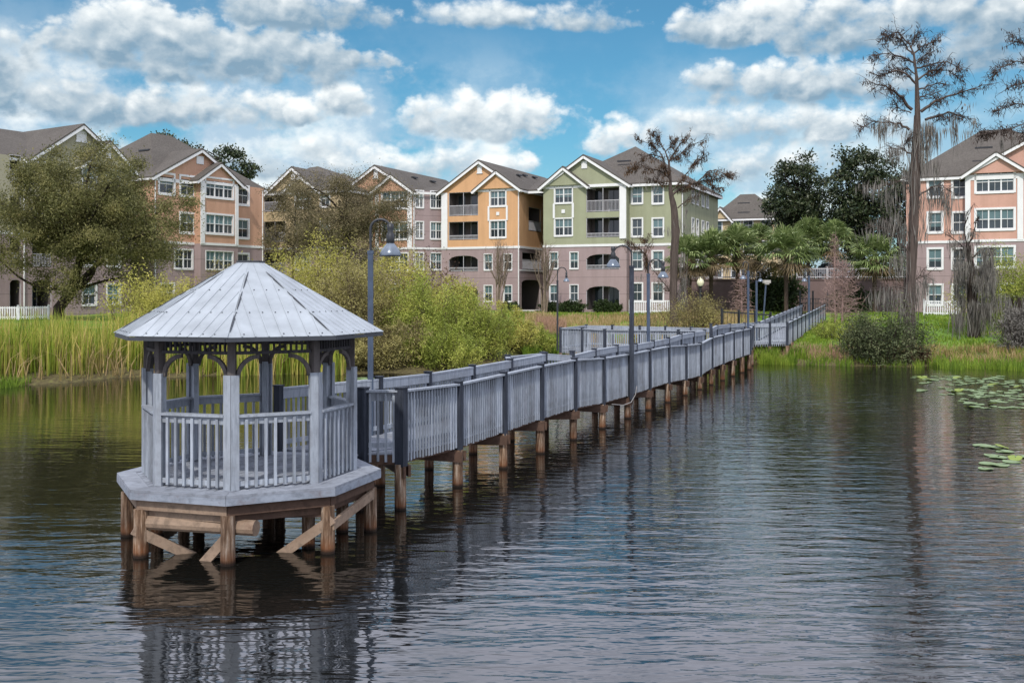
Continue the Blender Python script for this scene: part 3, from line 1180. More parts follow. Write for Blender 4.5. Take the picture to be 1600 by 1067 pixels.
def build_boardwalk():
    w = thing('boardwalk', 'long grey timber boardwalk with picket railings running from gazebo to shore', 'boardwalk', (4, 34, 0))
    dn = Vector((0, 0, 1.085))
    G3, G4 = oct_pt(3, 1.98, RIGHT[0].z), oct_pt(4, 1.98, LEFT[0].z)
    start_r = Vector((-2.66, 18.22, RIGHT[0].z))
    start_l = Vector((-4.22, 18.5, LEFT[0].z))
    # deck
    m = min(len(RIGHT), len(LEFT) + 2)
    A = [start_l] + [LEFT[i] for i in range(len(LEFT))]
    B = [start_r] + [RIGHT[min(i + 1, len(RIGHT) - 1)] for i in range(len(LEFT))]
    deck_strip(w, [p - dn for p in A], [p - dn for p in B])
    # the first piece closes the wedge beside the gazebo
    b = MB()
    q = [G4, start_l, start_r, G3]
    b.extrude([(p.x, p.y, ZD - 0.005) for p in q], (0, 0, -0.03))
    q = [start_r, RIGHT[0], RIGHT[1]]
    b.extrude([(p.x, p.y, p.z - 1.10) for p in q], (0, 0, -0.03))
    b.build('deck_boards', M['deck'], w)
    # right railing
    rp = [start_r] + RIGHT
    for i in range(len(rp) - 1):
        rail_panel(w, rp[i], rp[i + 1], -BR)
    for i, p in enumerate(rp):
        rail_post(w, p, w=0.17 if i in (0, 1) else 0.135)
        pile_at(w, p - BR * 0.02, p.z - 1.3)
    # left railing, open at the lookout bay
    lp = [start_l] + LEFT
    for i in range(len(lp) - 1):
        if i == 5:
            continue
        rail_panel(w, lp[i], lp[i + 1], BR)
    for i, p in enumerate(lp):
        rail_post(w, p, cap=0.14 if i == 6 else 0.05)
        pile_at(w, p + BR * 0.02, p.z - 1.3)
    # lookout bay
    o1 = P3(793, 558, 28.6)
    o2 = P3(848, 552.8, 30.5)
    bay = [LEFT[3], o1, o2, LEFT[5]]
    for p0, p1 in ((LEFT[3], o1), (o1, o2), (o2, LEFT[5])):
        rail_panel(w, p0, p1, BR)
    for p in (o1, o2):
        rail_post(w, p)
        pile_at(w, p, p.z - 1.3)
    b = MB()
    b.extrude([(p.x, p.y, p.z - 1.09) for p in (LEFT[3], LEFT[4], LEFT[5], o2, o1)], (0, 0, -0.04))
    b.build('deck_boards', M['deck'], w)
    # joists and bent beams
    for side, pts in ((1, rp), (-1, lp)):
        b = MB()
        for i in range(len(pts) - 1):
            o_ = BR * (-0.09 * side)
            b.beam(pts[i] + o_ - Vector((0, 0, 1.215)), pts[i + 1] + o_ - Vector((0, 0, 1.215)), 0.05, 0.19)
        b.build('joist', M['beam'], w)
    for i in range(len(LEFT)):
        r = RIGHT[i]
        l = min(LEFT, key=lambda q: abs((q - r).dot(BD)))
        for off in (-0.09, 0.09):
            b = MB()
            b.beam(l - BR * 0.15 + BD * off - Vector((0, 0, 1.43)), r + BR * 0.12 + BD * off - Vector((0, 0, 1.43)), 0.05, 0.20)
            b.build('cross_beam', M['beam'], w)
        # bolt heads on the piles
    # far platform to the left of the main run
    f = [P3(876, 513, 52.4), P3(910, 514, 51.3), P3(945, 516, 50.2), P3(985, 516.3, 49.9), P3(1013, 516.5, 49.6), P3(1060, 517, 49.1), LEFT[-1]]
    ctr = Vector((6.5, 52.5, 0))
    for i in range(len(f) - 1):
        rail_panel(w, f[i], f[i + 1], ctr - f[i])
    for p in f[:-1]:
        rail_post(w, p)
        pile_at(w, p, p.z - 1.25)
    tall = P3(1111, 513.5, 51.6)
    bk = [f[0], P3(916, 508.8, 55.2), P3(957, 509.5, 54.6), P3(1000, 510.5, 54.0), P3(1040, 511.3, 53.4), P3(1080, 512.3, 52.6), tall]
    for i in range(len(bk) - 1):
        rail_panel(w, bk[i], bk[i + 1], ctr - bk[i])
    for i, p in enumerate(bk[1:]):
        rail_post(w, p, cap=0.25 if i == len(bk) - 2 else 0.05)
        pile_at(w, p, p.z - 1.25)
    b = MB()
    q = f[:-1] + [LEFT[-1], RIGHT[-1], tall] + bk[1:-1][::-1]
    zf = sum(p.z for p in f) / len(f) - 1.1
    b.extrude([(p.x, p.y, zf) for p in q], (0, 0, -0.05))
    b.build('deck_boards', M['deck'], w)
    # landing that turns towards the bank
    e = RIGHT[-1]
    ln_f = [e + Vector((0.03, 0.05, 0)), P3(1174, 510, 54.3), P3(1177, 506.8, 57.4), P3(1203, 506, 57.2), P3(1230, 505, 57.0)]
    ln_b = [tall, P3(1120, 509, 54.6), P3(1140, 507, 58.5), P3(1163, 505.5, 60.2), P3(1186, 504, 61.5)]
    c2 = Vector((13.0, 56.5, 0))
    for ln in (ln_f, ln_b):
        for i in range(len(ln) - 1):
            rail_panel(w, ln[i], ln[i + 1], c2 - ln[i])
        for p in ln[1:]:
            rail_post(w, p)
            pile_at(w, p, p.z - 1.25)
    b = MB()
    b.extrude([(p.x, p.y, p.z - 1.1) for p in ln_f + ln_b[::-1]], (0, 0, -0.05))
    b.build('deck_boards', M['deck'], w)
    # ramp climbing to the gate
    r0, r1 = P3(1230, 505, 57.0), P3(1289, 476.5, 88.0)
    l0, l1 = P3(1186, 504, 61.5), P3(1253, 476.5, 88.0)
    n = 11
    rr = [r0.lerp(r1, i / n) for i in range(n + 1)]
    ll = [l0.lerp(l1, i / n) for i in range(n + 1)]
    for pts, inn in ((rr, Vector((-1, 0.4, 0))), (ll, Vector((1, -0.4, 0)))):
        for i in range(n):
            rail_panel(w, pts[i], pts[i + 1], inn, spacing=0.13)
        for p in pts[1:]:
            rail_post(w, p)
            pile_at(w, p, p.z - 1.25)
    deck_strip(w, [p - dn for p in ll], [p - dn for p in rr], 0.2)
    return w


build_boardwalk()

# pale service hose drooping below the rail
b = MB()
p = [P3(987, 603, 31.2), P3(985, 616, 31.1), P3(978, 628, 31.0), P3(966, 632.5, 30.6), P3(948, 631, 29.9)]
pp = []
for i in range(len(p) - 1):
    for t in (0, 0.25, 0.5, 0.75):
        pp.append(p[i].lerp(p[i + 1], t) + BR * 0.16)
b.tube(pp + [p[-1] + BR * 0.16], 0.011, 6)
tag(b.build('hose', M['rope']), 'pale hose drooping below the boardwalk edge at the foot of the dark lamp post', 'hose')


# ------------------------------------------------------------------ street lamps
def bell(b, c, r, m_shade=1, m_hood=0):
    """a bell shade hanging from c (top) with rim radius r"""
    k = r / 0.26
    b.lathe(c, [(q * r, z * k) for q, z in ((0.08, 0.10), (0.28, 0.08), (0.30, -0.02), (0.22, -0.10), (0.34, -0.16), (0.36, -0.34), (0.30, -0.36))], 16, m_hood)
    b.lathe(c, [(q * r, z * k) for q, z in ((0.30, -0.355), (0.55, -0.43), (0.86, -0.55), (1.0, -0.64), (0.97, -0.65), (0.82, -0.56), (0.5, -0.45), (0.2, -0.42))], 20, m_shade)


def gooseneck_lamp(base, px_top, py_pole, py_apex, px_shade, py_rim, label, sq=0.16, mat='lampblue', depth_dir=(1, 0), arm=0.025):
    d = base.y
    root = thing('gooseneck_lamp', label, 'street lamp', base, 'gooseneck lamps along the boardwalk')
    top = P3(px_top, py_pole, d)
    apex_z = P3(px_top, py_apex, d).z
    sx = PX(px_shade, d)
    rim_z = P3(px_shade, py_rim, d).z
    b = MB()
    b.box((base.x, base.y, (base.z + top.z) / 2), (sq, sq, top.z - base.z), 0.06)
    b.box((base.x, base.y, top.z + 0.02), (sq * 1.15, sq * 1.15, 0.07), 0.06)
    b.build('pole', M[mat], root)
    R = abs(sx - base.x) / 2
    sgn = 1 if sx > base.x else -1
    zc = apex_z - R
    pts = [(base.x, base.y, top.z), (base.x, base.y, zc)]
    for i in range(1, 13):
        t = math.pi * i / 12
        pts.append((base.x + sgn * (R - R * math.cos(t)), base.y, zc + R * math.sin(t)))
    r = 0.225 if sq > 0.103 else 0.17
    k = r / 0.26
    ctop = rim_z + 0.64 * k
    pts.append((sx, base.y, max(ctop, zc - 0.15)))
    b = MB()
    b.tube(pts, arm, 8)
    b.build('arm', M['iron'], root, smooth=True)
    b = MB()
    bell(b, (sx, base.y, ctop), r)
    b.build('lamp_shade', [M['iron'], M['lampshade']], root, smooth=True)
    return root


gooseneck_lamp(Vector((PX(579, 20.3), 20.3, 0.7)), 579, 396, 343, 610, 399.5,
               'tall blue grey gooseneck lamp right beside the gazebo roof', 0.105)
gooseneck_lamp(Vector((PX(982, 31.3), 31.3, 0.6)) + BR * 0.10, 982.5, 418, 384, 958, 417.5,
               'dark gooseneck lamp on the right railing with its arm bent to the left', 0.125, 'dark')
gooseneck_lamp(Vector((PX(1013, 39.6), 39.6, 1.4)), 1013, 430, 405, 1036, 434,
               'blue grey gooseneck lamp rising between the bare tree and the dark lamp', 0.11)
gooseneck_lamp(Vector((PX(871, 52.5), 52.5, 0.9)), 871, 440, 418, 885, 440,
               'slim dark gooseneck lamp at the far left corner of the landing', 0.09, 'iron')
gooseneck_lamp(Vector((PX(1169, 52.3), 52.3, 0.9)), 1169, 425, 409, 1161, 436,
               'blue grey gooseneck lamp at the bend of the boardwalk before the palms', 0.10)
gooseneck_lamp(Vector((PX(1182, 61), 61, 0.8)), 1182, 440, 425, 1188, 440,
               'far gooseneck lamp just behind the bend of the boardwalk', 0.10)
gooseneck_lamp(Vector((PX(1264, 71), 71, 1.3)), 1264, 432, 420, 1257, 440,
               'blue grey gooseneck lamp part way up the ramp to the gate', 0.115)

d = 74
root = thing('floodlight_pole', 'thin leaning grey pole with a pale floodlight on top', 'floodlight', P3(1192.5, 500, d))
b = MB()
b.tube([P3(1192.5, 503, d), P3(1197, 441, d)], 0.06, 8)
b.build('pole', M['lampblue'], root)
b = MB()
q = P3(1198, 440, d)
b.box((q.x, q.y, q.z), (0.5, 0.3, 0.22), 0.2)
b.box((q.x, q.y - 0.02, q.z - 0.16), (0.3, 0.2, 0.1), 0.2)
b.build('lamp_head', M['concrete'], root)

d = 86
root = thing('globe_lamp', 'black garden lamp post with one cream acorn globe beside the green building', 'street lamp', P3(1094.5, 489, d))
b = MB()
q = P3(1094.5, 489, d)
zt = P3(1094, 447, d).z
b.lathe((q.x, q.y, 0), [(0.22, q.z - 0.2), (0.2, q.z + 0.3), (0.1, q.z + 0.5), (0.075, zt - 0.2), (0.16, zt - 0.1), (0.2, zt)], 12)
b.build('pole', M['iron'], root)
b = MB()
b.lathe((q.x, q.y, zt), [(0.16, 0.0), (0.30, 0.22), (0.30, 0.40), (0.20, 0.58), (0.06, 0.68), (0.02, 0.8)], 14)
b.build('globe', M['lampglass'], root, smooth=True)

# ------------------------------------------------------------------ buildings
EAVE = HC + 10.1
BAND = HC + 4.42
GZ = 2.2
FLOORS = [HC + 0.05 + 3.06 * i for i in range(4)]     # window centre heights
WR = random.Random(7)


class Fac:
    """a facade: u runs along it to the right, v into the building, z up"""

    def __init__(s, p0, phi):
        s.p = Vector((p0[0], p0[1], 0))
        s.phi = math.radians(phi)
        s.d = Vector((math.cos(s.phi), math.sin(s.phi), 0))
        s.n = Vector((-math.sin(s.phi), math.cos(s.phi), 0))

    def pt(s, u, v, z):
        return s.p + s.d * u + s.n * v + Vector((0, 0, z))

    def u(s, px, v=0.0):
        k = (px - 800) / F
        q = s.p + s.n * v
        return (k * q.y - q.x) / (s.d.x - k * s.d.y)

    def z(s, px, py, v=0.0):
        y = s.pt(s.u(px, v), v, 0).y
        return HC - (py - HOR) / F * y

    def off(s, v):
        f = Fac((0, 0), math.degrees(s.phi))
        f.p = s.p + s.n * v
        return f

    def side(s, u):
        """the wall that turns back into the building at u"""
        q = s.pt(u, 0, 0)
        return Fac((q.x, q.y), math.degrees(s.phi) + 90)


def bbox(b, f, u0, u1, v0, v1, z0, z1, m=0):
    pts = [f.pt(u, v, z) for z in (z0, z1) for u, v in ((u0, v0), (u1, v0), (u1, v1), (u0, v1))]
    b.hexa([tuple(p) for p in pts], m)


def sheet(b, f, u0, u1, z0, z1, ops, v=0.0, m=0):
    """a wall face with openings and their reveals; ops: (ua, ub, za, zb, reveal depth)"""
    ops = [o for o in ops if o[1] > u0 and o[0] < u1 and o[3] > z0 and o[2] < z1]
    us = sorted({u0, u1} | {min(max(x, u0), u1) for o in ops for x in o[:2]})
    zs = sorted({z0, z1} | {min(max(x, z0), z1) for o in ops for x in o[2:4]})
    for i in range(len(us) - 1):
        for j in range(len(zs) - 1):
            cu, cz = (us[i] + us[i + 1]) / 2, (zs[j] + zs[j + 1]) / 2
            if us[i + 1] - us[i] < 1e-5 or zs[j + 1] - zs[j] < 1e-5:
                continue
            if any(o[0] < cu < o[1] and o[2] < cz < o[3] for o in ops):
                continue
            b.add([tuple(f.pt(*q)) for q in ((us[i], v, zs[j]), (us[i + 1], v, zs[j]), (us[i + 1], v, zs[j + 1]), (us[i], v, zs[j + 1]))], [(0, 1, 2, 3)], m)
    for ua, ub, za, zb, r in ops:
        za_, zb_ = max(za, z0), min(zb, z1)
        for q in (((ua, v, za_), (ua, v + r, za_), (ua, v + r, zb_), (ua, v, zb_)), ((ub, v + r, za_), (ub, v, za_), (ub, v, zb_), (ub, v + r, zb_)),
                  ((ua, v, zb_), (ua, v + r, zb_), (ub, v + r, zb_), (ub, v, zb_)), ((ua, v + r, za_), (ua, v, za_), (ub, v, za_), (ub, v + r, za_))):
            b.add([tuple(f.pt(*p)) for p in q], [(0, 1, 2, 3)], m)


class Bld:
    def __init__(s, label, base, upper, lower='mauve', gz=GZ):
        s.root = thing('apartment_building', label, 'building', (base[0], base[1], gz), 'four storey apartment buildings')
        s.up, s.lo, s.gz = upper, lower, gz
        s.wu, s.wl, s.tr, s.rf, s.fa = MB(), MB(), MB(), MB(), MB()
        s.ops = {}

    def ops_of(s, f):
        return s.ops.setdefault(id(f), [])

    def window(s, f, px, z, w, h, cols=1, v=0.0, trim=0.13, blind=None, u=None):
        u = f.u(px, v) if u is None else u
        s.ops_of(f).append((u - w / 2, u + w / 2, z - h / 2, z + h / 2, 0.12))
        b = MB()
        a, c, zb, zt = u - w / 2, u + w / 2, z - h / 2, z + h / 2
        t = trim * 0.82
        if t:
            bbox(b, f, a - t, a, v - 0.05, v - 0.002, zb - t, zt + t)
            bbox(b, f, c, c + t, v - 0.05, v - 0.002, zb - t, zt + t)
            bbox(b, f, a, c, v - 0.05, v - 0.002, zt, zt + t)
            bbox(b, f, a - 0.04, c + 0.04, v - 0.085, v - 0.003, zb - t - 0.03, zb)
        e = 0.045
        bbox(b, f, a, a + e, v + 0.03, v + 0.095, zb, zt)
        bbox(b, f, c - e, c, v + 0.03, v + 0.095, zb, zt)
        bbox(b, f, a + e, c - e, v + 0.03, v + 0.095, zt - e, zt)
        bbox(b, f, a + e, c - e, v + 0.03, v + 0.095, zb, zb + e)
        for i in range(1, cols):
            x = a + w * i / cols
            bbox(b, f, x - 0.055, x + 0.055, v + 0.02, v + 0.095, zb + e, zt - e)
        cw = w / cols
        for i in range(cols):
            x0 = a + cw * i + 0.056
            x1 = a + cw * (i + 1) - 0.056
            bbox(b, f, x0, x1, v + 0.035, v + 0.093, z - 0.03, z + 0.03)
            xm = (x0 + x1) / 2
            bbox(b, f, xm - 0.012, xm + 0.012, v + 0.06, v + 0.092, zb + e, z - 0.03)
            bbox(b, f, xm - 0.012, xm + 0.012, v + 0.06, v + 0.092, z + 0.03, zt - e)
        fr = b.build('window', M['white'], s.root)
        b = MB()
        bl = (WR.random() < 0.6) if blind is None else blind
        cut = z if bl else zt
        if bl and WR.random() < 0.35:
            cut = z - h * 0.25 * WR.random()
        bbox(b, f, a, c, v + 0.10, v + 0.115, zb, cut, 0)
        if bl:
            bbox(b, f, a, c, v + 0.10, v + 0.115, cut, zt, 1)
        b.build('pane', [M['glass'], M['blind']], fr)
        return fr

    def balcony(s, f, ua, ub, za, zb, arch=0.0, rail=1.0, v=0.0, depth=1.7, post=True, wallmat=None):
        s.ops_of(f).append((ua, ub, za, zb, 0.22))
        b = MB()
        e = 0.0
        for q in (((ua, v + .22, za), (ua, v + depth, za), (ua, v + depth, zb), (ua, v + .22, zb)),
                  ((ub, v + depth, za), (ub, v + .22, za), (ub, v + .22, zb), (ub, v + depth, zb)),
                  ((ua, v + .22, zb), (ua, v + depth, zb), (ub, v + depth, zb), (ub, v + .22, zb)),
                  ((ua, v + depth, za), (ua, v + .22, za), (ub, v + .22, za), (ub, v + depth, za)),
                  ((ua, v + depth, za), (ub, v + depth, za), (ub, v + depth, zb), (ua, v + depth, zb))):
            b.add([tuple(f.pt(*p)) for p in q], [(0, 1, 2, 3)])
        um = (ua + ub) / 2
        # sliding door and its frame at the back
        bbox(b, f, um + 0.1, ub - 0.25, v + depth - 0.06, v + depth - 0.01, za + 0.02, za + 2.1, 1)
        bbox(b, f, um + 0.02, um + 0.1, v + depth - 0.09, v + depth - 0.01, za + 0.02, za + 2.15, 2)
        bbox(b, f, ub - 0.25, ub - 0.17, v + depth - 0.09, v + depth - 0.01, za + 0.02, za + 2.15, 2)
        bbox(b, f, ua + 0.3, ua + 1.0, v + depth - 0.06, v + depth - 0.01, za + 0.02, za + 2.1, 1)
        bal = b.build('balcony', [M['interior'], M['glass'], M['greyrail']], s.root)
        b = MB()
        t = 0.05
        bbox(b, f, ua, ua + t, v + 0.04, v + 0.09, za, zb)
        bbox(b, f, ub - t, ub, v + 0.04, v + 0.09, za, zb)
        if post:
            bbox(b, f, um - t / 2, um + t / 2, v + 0.04, v + 0.09, za, zb - 0.01)
        bbox(b, f, ua + t, ub - t, v + 0.045, v + 0.085, zb - t, zb - 0.001)
        if rail:
            bbox(b, f, ua + t, um - t / 2, v + 0.045, v + 0.085, za + rail - 0.05, za + rail)
            bbox(b, f, um + t / 2, ub - t, v + 0.045, v + 0.085, za + rail - 0.05, za + rail)
        b.build('screen_frame', M['greyrail'], bal)
        if rail:
            b = MB()
            bbox(b, f, ua + t, ub - t, v + 0.0, v + 0.035, za + 0.06, za + 0.11)
            bbox(b, f, ua + t, ub - t, v + 0.0, v + 0.035, za + rail - 0.06, za + rail)
            n = int((ub - ua) / 0.13)
            for i in range(n):
                x = ua + 0.06 + (ub - ua - 0.12) * (i + 0.5) / n
                bbox(b, f, x - 0.016, x + 0.016, v + 0.005, v + 0.03, za + 0.11, za + rail - 0.06)
            b.build('railing', M['greyrail'], bal)
        if arch:
            uc, hw = (ua + ub) / 2, (ub - ua) / 2
            N_ = 10
            mb = s.wl if za < BAND else s.wu
            top = [(ua + (ub - ua) * i / N_) for i in range(N_ + 1)]
            zc = [zb - arch + arch * math.sqrt(max(0, 1 - ((x - uc) / hw) ** 2)) for x in top]
            for i in range(N_):
                q = [f.pt(top[i], v + 0.003, zc[i]), f.pt(top[i + 1], v + 0.003, zc[i + 1]), f.pt(top[i + 1], v + 0.003, zb), f.pt(top[i], v + 0.003, zb)]
                mb.extrude([tuple(p) for p in q], f.n * 0.20)

    def wall(s, f, u0, u1, v=0.0, ztop=EAVE, band=True, z0=None):
        o = s.ops_of(f)
        sheet(s.wl, f, u0, u1, s.gz - 0.3 if z0 is None else z0, BAND, o, v)
        sheet(s.wu, f, u0, u1, BAND, ztop, o, v)
        if band:
            bo = sorted([(x[0], x[1]) for x in o if x[2] < BAND + 0.1 and x[3] > BAND - 0.1])
            bbox(s.tr, f, u0 - 0.03, u1 + 0.03, v - 0.06, v - 0.004, BAND - 0.11, BAND + 0.11)

    def gable(s, f, ua, ub, ze, za, v0=0.0, v1=8.0, o=0.42, fo=0.38, vent=None, ventw=0.5, arched=True, body=True, back=False):
        uc = (ua + ub) / 2
        sl = (za - ze) / (uc - ua)
        if body:
            s.wu.extrude([tuple(f.pt(ua, v0, ze)), tuple(f.pt(ub, v0, ze)), tuple(f.pt(uc, v0, za))], f.n * 0.2)
        th = 0.13
        for sg, ue in ((-1, ua), (1, ub)):
            uo = ue + sg * o
            zo = ze - sl * o
            q = [f.pt(uo, v0 - fo, zo + th), f.pt(uc, v0 - fo, za + th), f.pt(uc, v1, za + th), f.pt(uo, v1, zo + th)]
            s.rf.extrude([tuple(p) for p in q], (0, 0, -th))
            # white rake board, a bit behind the shingle edge, and its return along the eave
            L = Vector((uc - uo, 0, za - zo))
            dn = Vector((0, 0, -0.13))
            p0, p1 = f.pt(uo, v0 - fo + 0.04, zo) + dn, f.pt(uc, v0 - fo + 0.04, za) + dn
            s.fa.beam(p0, p1, 0.05, 0.24)
            p0, p1 = f.pt(uo, v0 - fo + 0.07, zo - 0.09), f.pt(uo, v1, zo - 0.09)
            s.fa.beam(p0, p1, 0.05, 0.17)
            # soffit
            q = [f.pt(uo, v0 - fo + 0.06, zo - 0.02), f.pt(uc, v0 - fo + 0.06, za - 0.02), f.pt(uc, v0, za - 0.02), f.pt(uo, v0, zo - 0.02)]
            s.fa.extrude([tuple(p) for p in q], (0, 0, -0.03))
        if vent:
            zv = za + (ze - za) * vent
            b = MB()
            bbox(b, f, uc - ventw / 2, uc + ventw / 2, v0 - 0.07, v0 - 0.004, zv - 0.45, zv + 0.25)
            if arched:
                b.extrude([tuple(f.pt(uc - ventw / 2, v0 - 0.069, zv + 0.25)), tuple(f.pt(uc + ventw / 2, v0 - 0.069, zv + 0.25)),
                           tuple(f.pt(uc, v0 - 0.069, zv + 0.68))], f.n * 0.06)
                bbox(b, f, uc - ventw / 2 - 0.08, uc + ventw / 2 + 0.08, v0 - 0.09, v0 - 0.004, zv - 0.53, zv - 0.45)
            b.build('gable_vent', M['white'], s.root)

    def roof_faces(s, faces):
        for q in faces:
            s.rf.extrude([(p[0], p[1], p[2] + 0.12) for p in q], (0, 0, -0.12))

    def eave(s, p0, p1):
        s.fa.beam((p0[0], p0[1], p0[2] - 0.12), (p1[0], p1[1], p1[2] - 0.12), 0.06, 0.22)

    def hip(s, base, ze, apex, o=0.45):
        """base: four corners (world x, y) in order; apex: two ridge points or one"""
        c = sum((Vector((p[0], p[1], 0)) for p in base), Vector()) / 4
        E = []
        for p in base:
            dd = (Vector((p[0], p[1], 0)) - c)
            dd = dd * (1 + o * 1.3 / dd.length)
            E.append(c + dd + Vector((0, 0, ze - 0.12)))
        if len(apex) == 1:
            for i in range(4):
                s.roof_faces([[E[i], E[(i + 1) % 4], apex[0]]])
        else:
            a, b = apex
            s.roof_faces([[E[0], E[1], b, a], [E[1], E[2], b], [E[2], E[3], a, b], [E[3], E[0], a]])
        for i in range(4):
            s.eave(E[i], E[(i + 1) % 4])

    def vent_cap(s, p, slope_dir, w=0.9):
        b = MB()
        b.box(p, (w, 0.28, 0.13), slope_dir)
        b.build('roof_vent', M['iron'], s.root)

    def pipe(s, f, u, v=-0.06, z1=EAVE - 0.2):
        b = MB()
        b.tube([f.pt(u, v, s.gz), f.pt(u, v, z1)], 0.055, 8)
        b.build('downspout', M['white'], s.root)

    def pilaster(s, f, u0, u1, z0, z1, v=0.0, name='pilaster'):
        b = MB()
        bbox(b, f, u0, u1, v - 0.09, v - 0.004, z0, z1)
        b.build(name, M['white'], s.root)

    def done(s):
        for mb, nm, mt in ((s.wu, 'wall', s.up), (s.wl, 'base_wall', s.lo), (s.tr, 'trim_band', 'white'), (s.rf, 'roof', 'roof'), (s.fa, 'fascia', 'white')):
            if mb.v:
                mb.build(nm, M[mt], s.root)


def body(bl, f, u0, u1, depth, v=0.0, ztop=EAVE):
    """plain side and back walls of a block"""
    p = [f.pt(u0, v, 0), f.pt(u1, v, 0), f.pt(u1, depth, 0), f.pt(u0, depth, 0)]
    for a, c in ((p[1], p[2]), (p[2], p[3]), (p[3], p[0])):
        for z0, z1, mb in ((bl.gz - 0.3, BAND, bl.wl), (BAND, ztop, bl.wu)):
            mb.add([(a.x, a.y, z0), (c.x, c.y, z0), (c.x, c.y, z1), (a.x, a.y, z1)], [(0, 1, 2, 3)])


def rect(f, u0, u1, v0, v1):
    return [f.pt(u0, v0, 0)[:2], f.pt(u1, v0, 0)[:2], f.pt(u1, v1, 0)[:2], f.pt(u0, v1, 0)[:2]]


# ---- sage building in the middle right
def build_sage():
    f = Fac((2.97, 97.0), -24)
    bl = Bld('sage green and mauve apartment building with screened balconies behind the bare tree', (9, 100), 'sage')
    ug = f.u(979)
    ba, bb = f.u(916), f.u(968)
    for i, (yt, yb, ar, ra) in enumerate(((447, 484, 0.45, 0), (397, 421, 0.45, 0.42), (340, 371, 0, 0.42), (291, 331, 0, 1.08))):
        bl.balcony(f, ba, bb, f.z(942, yb), f.z(942, yt), ar, ra, wallmat='sage')
    for py in (304, 355):
        bl.window(f, 880.5, f.z(880, py), 1.72, 1.55, 2)
    bbox(bl.tr, f, f.u(865), f.u(896), -0.05, -0.004, f.z(880, 319.5), f.z(880, 317.5))
    for x in (865.8, 895.4):
        bl.pilaster(f, f.u(x) - 0.1, f.u(x) + 0.1, f.z(880, 341), f.z(880, 318), name='panel_trim')
    b = MB()
    q = f.pt(f.u(880.3), -0.03, f.z(880, 330.5))
    b.beam(q - f.n * 0.03, q + f.n * 0.02, 0.34, 0.34)
    b.build('medallion', M['white'], bl.root)
    for px in (865.5, 897):
        bl.window(f, px, f.z(px, 407), 0.78, 1.5, 1, trim=0.09)
        bl.window(f, px, f.z(px, 458), 0.78, 1.5, 1, trim=0.09)
    bl.wall(f, 0, ug)
    bl.pilaster(f, f.u(968.5), ug - 0.02, f.z(973, 373), EAVE - 0.3)
    # plain wall right of the projecting bay
    f2 = f.off(0.9)
    u2a, u2b = f2.u(979) - 0.4, f2.u(1064)
    for px in (995.5, 1028):
        for py in (304, 355.5, 406.5, 456.5):
            bl.window(f2, px, f2.z(px, py), 0.95, 1.58, 1, trim=0.15)
    bl.wall(f2, u2a, u2b)
    s1 = f.side(ug)
    bl.wall(s1, 0, 0.9)
    # long side that runs back to the right
    sd_ = f2.side(u2b)
    L = 15
    for px in (1082.5, 1089.5, 1098, 1105):
        for zz in FLOORS:
            bl.window(sd_, px, zz + 0.05, 0.8, 1.55, 1, trim=0.12)
    bl.wall(sd_, 0, L)
    bl.pipe(sd_, 0.25)
    bk = f2.pt(0, L, 0)
    p1, p2, p3 = f2.pt(u2b, L, 0), f.pt(0, L + 0.9, 0), f.pt(0, 0, 0)
    for a, c in ((p1, p2), (p2, p3)):
        for z0, z1, mb in ((GZ - .3, BAND, bl.wl), (BAND, EAVE, bl.wu)):
            mb.add([(a.x, a.y, z0), (c.x, c.y, z0), (c.x, c.y, z1), (a.x, a.y, z1)], [(0, 1, 2, 3)])
    bbox(bl.tr, f, 0.0, ug, -0.05, -0.004, EAVE - 0.28, EAVE - 0.02)
    bl.gable(f, 0.05, ug, EAVE, HC + 12.75, 0, 8, vent=0.27, arched=False, ventw=0.55)
    bl.gable(f, 0.0, f.u(916), EAVE, HC + 11.75, -0.25, 3, o=0.35, fo=0.3)
    ap = P3(993, 231, 102.5)
    ap2 = ap + f.n * 1.5 + f.d * -1.0
    bl.hip(rect(f2, 0.4, u2b, 0, L), EAVE, [ap2, ap])
    q = P3(975, 252, 98.3)
    bl.vent_cap((q.x, q.y, q.z), f.phi, 1.3)
    bl.done()


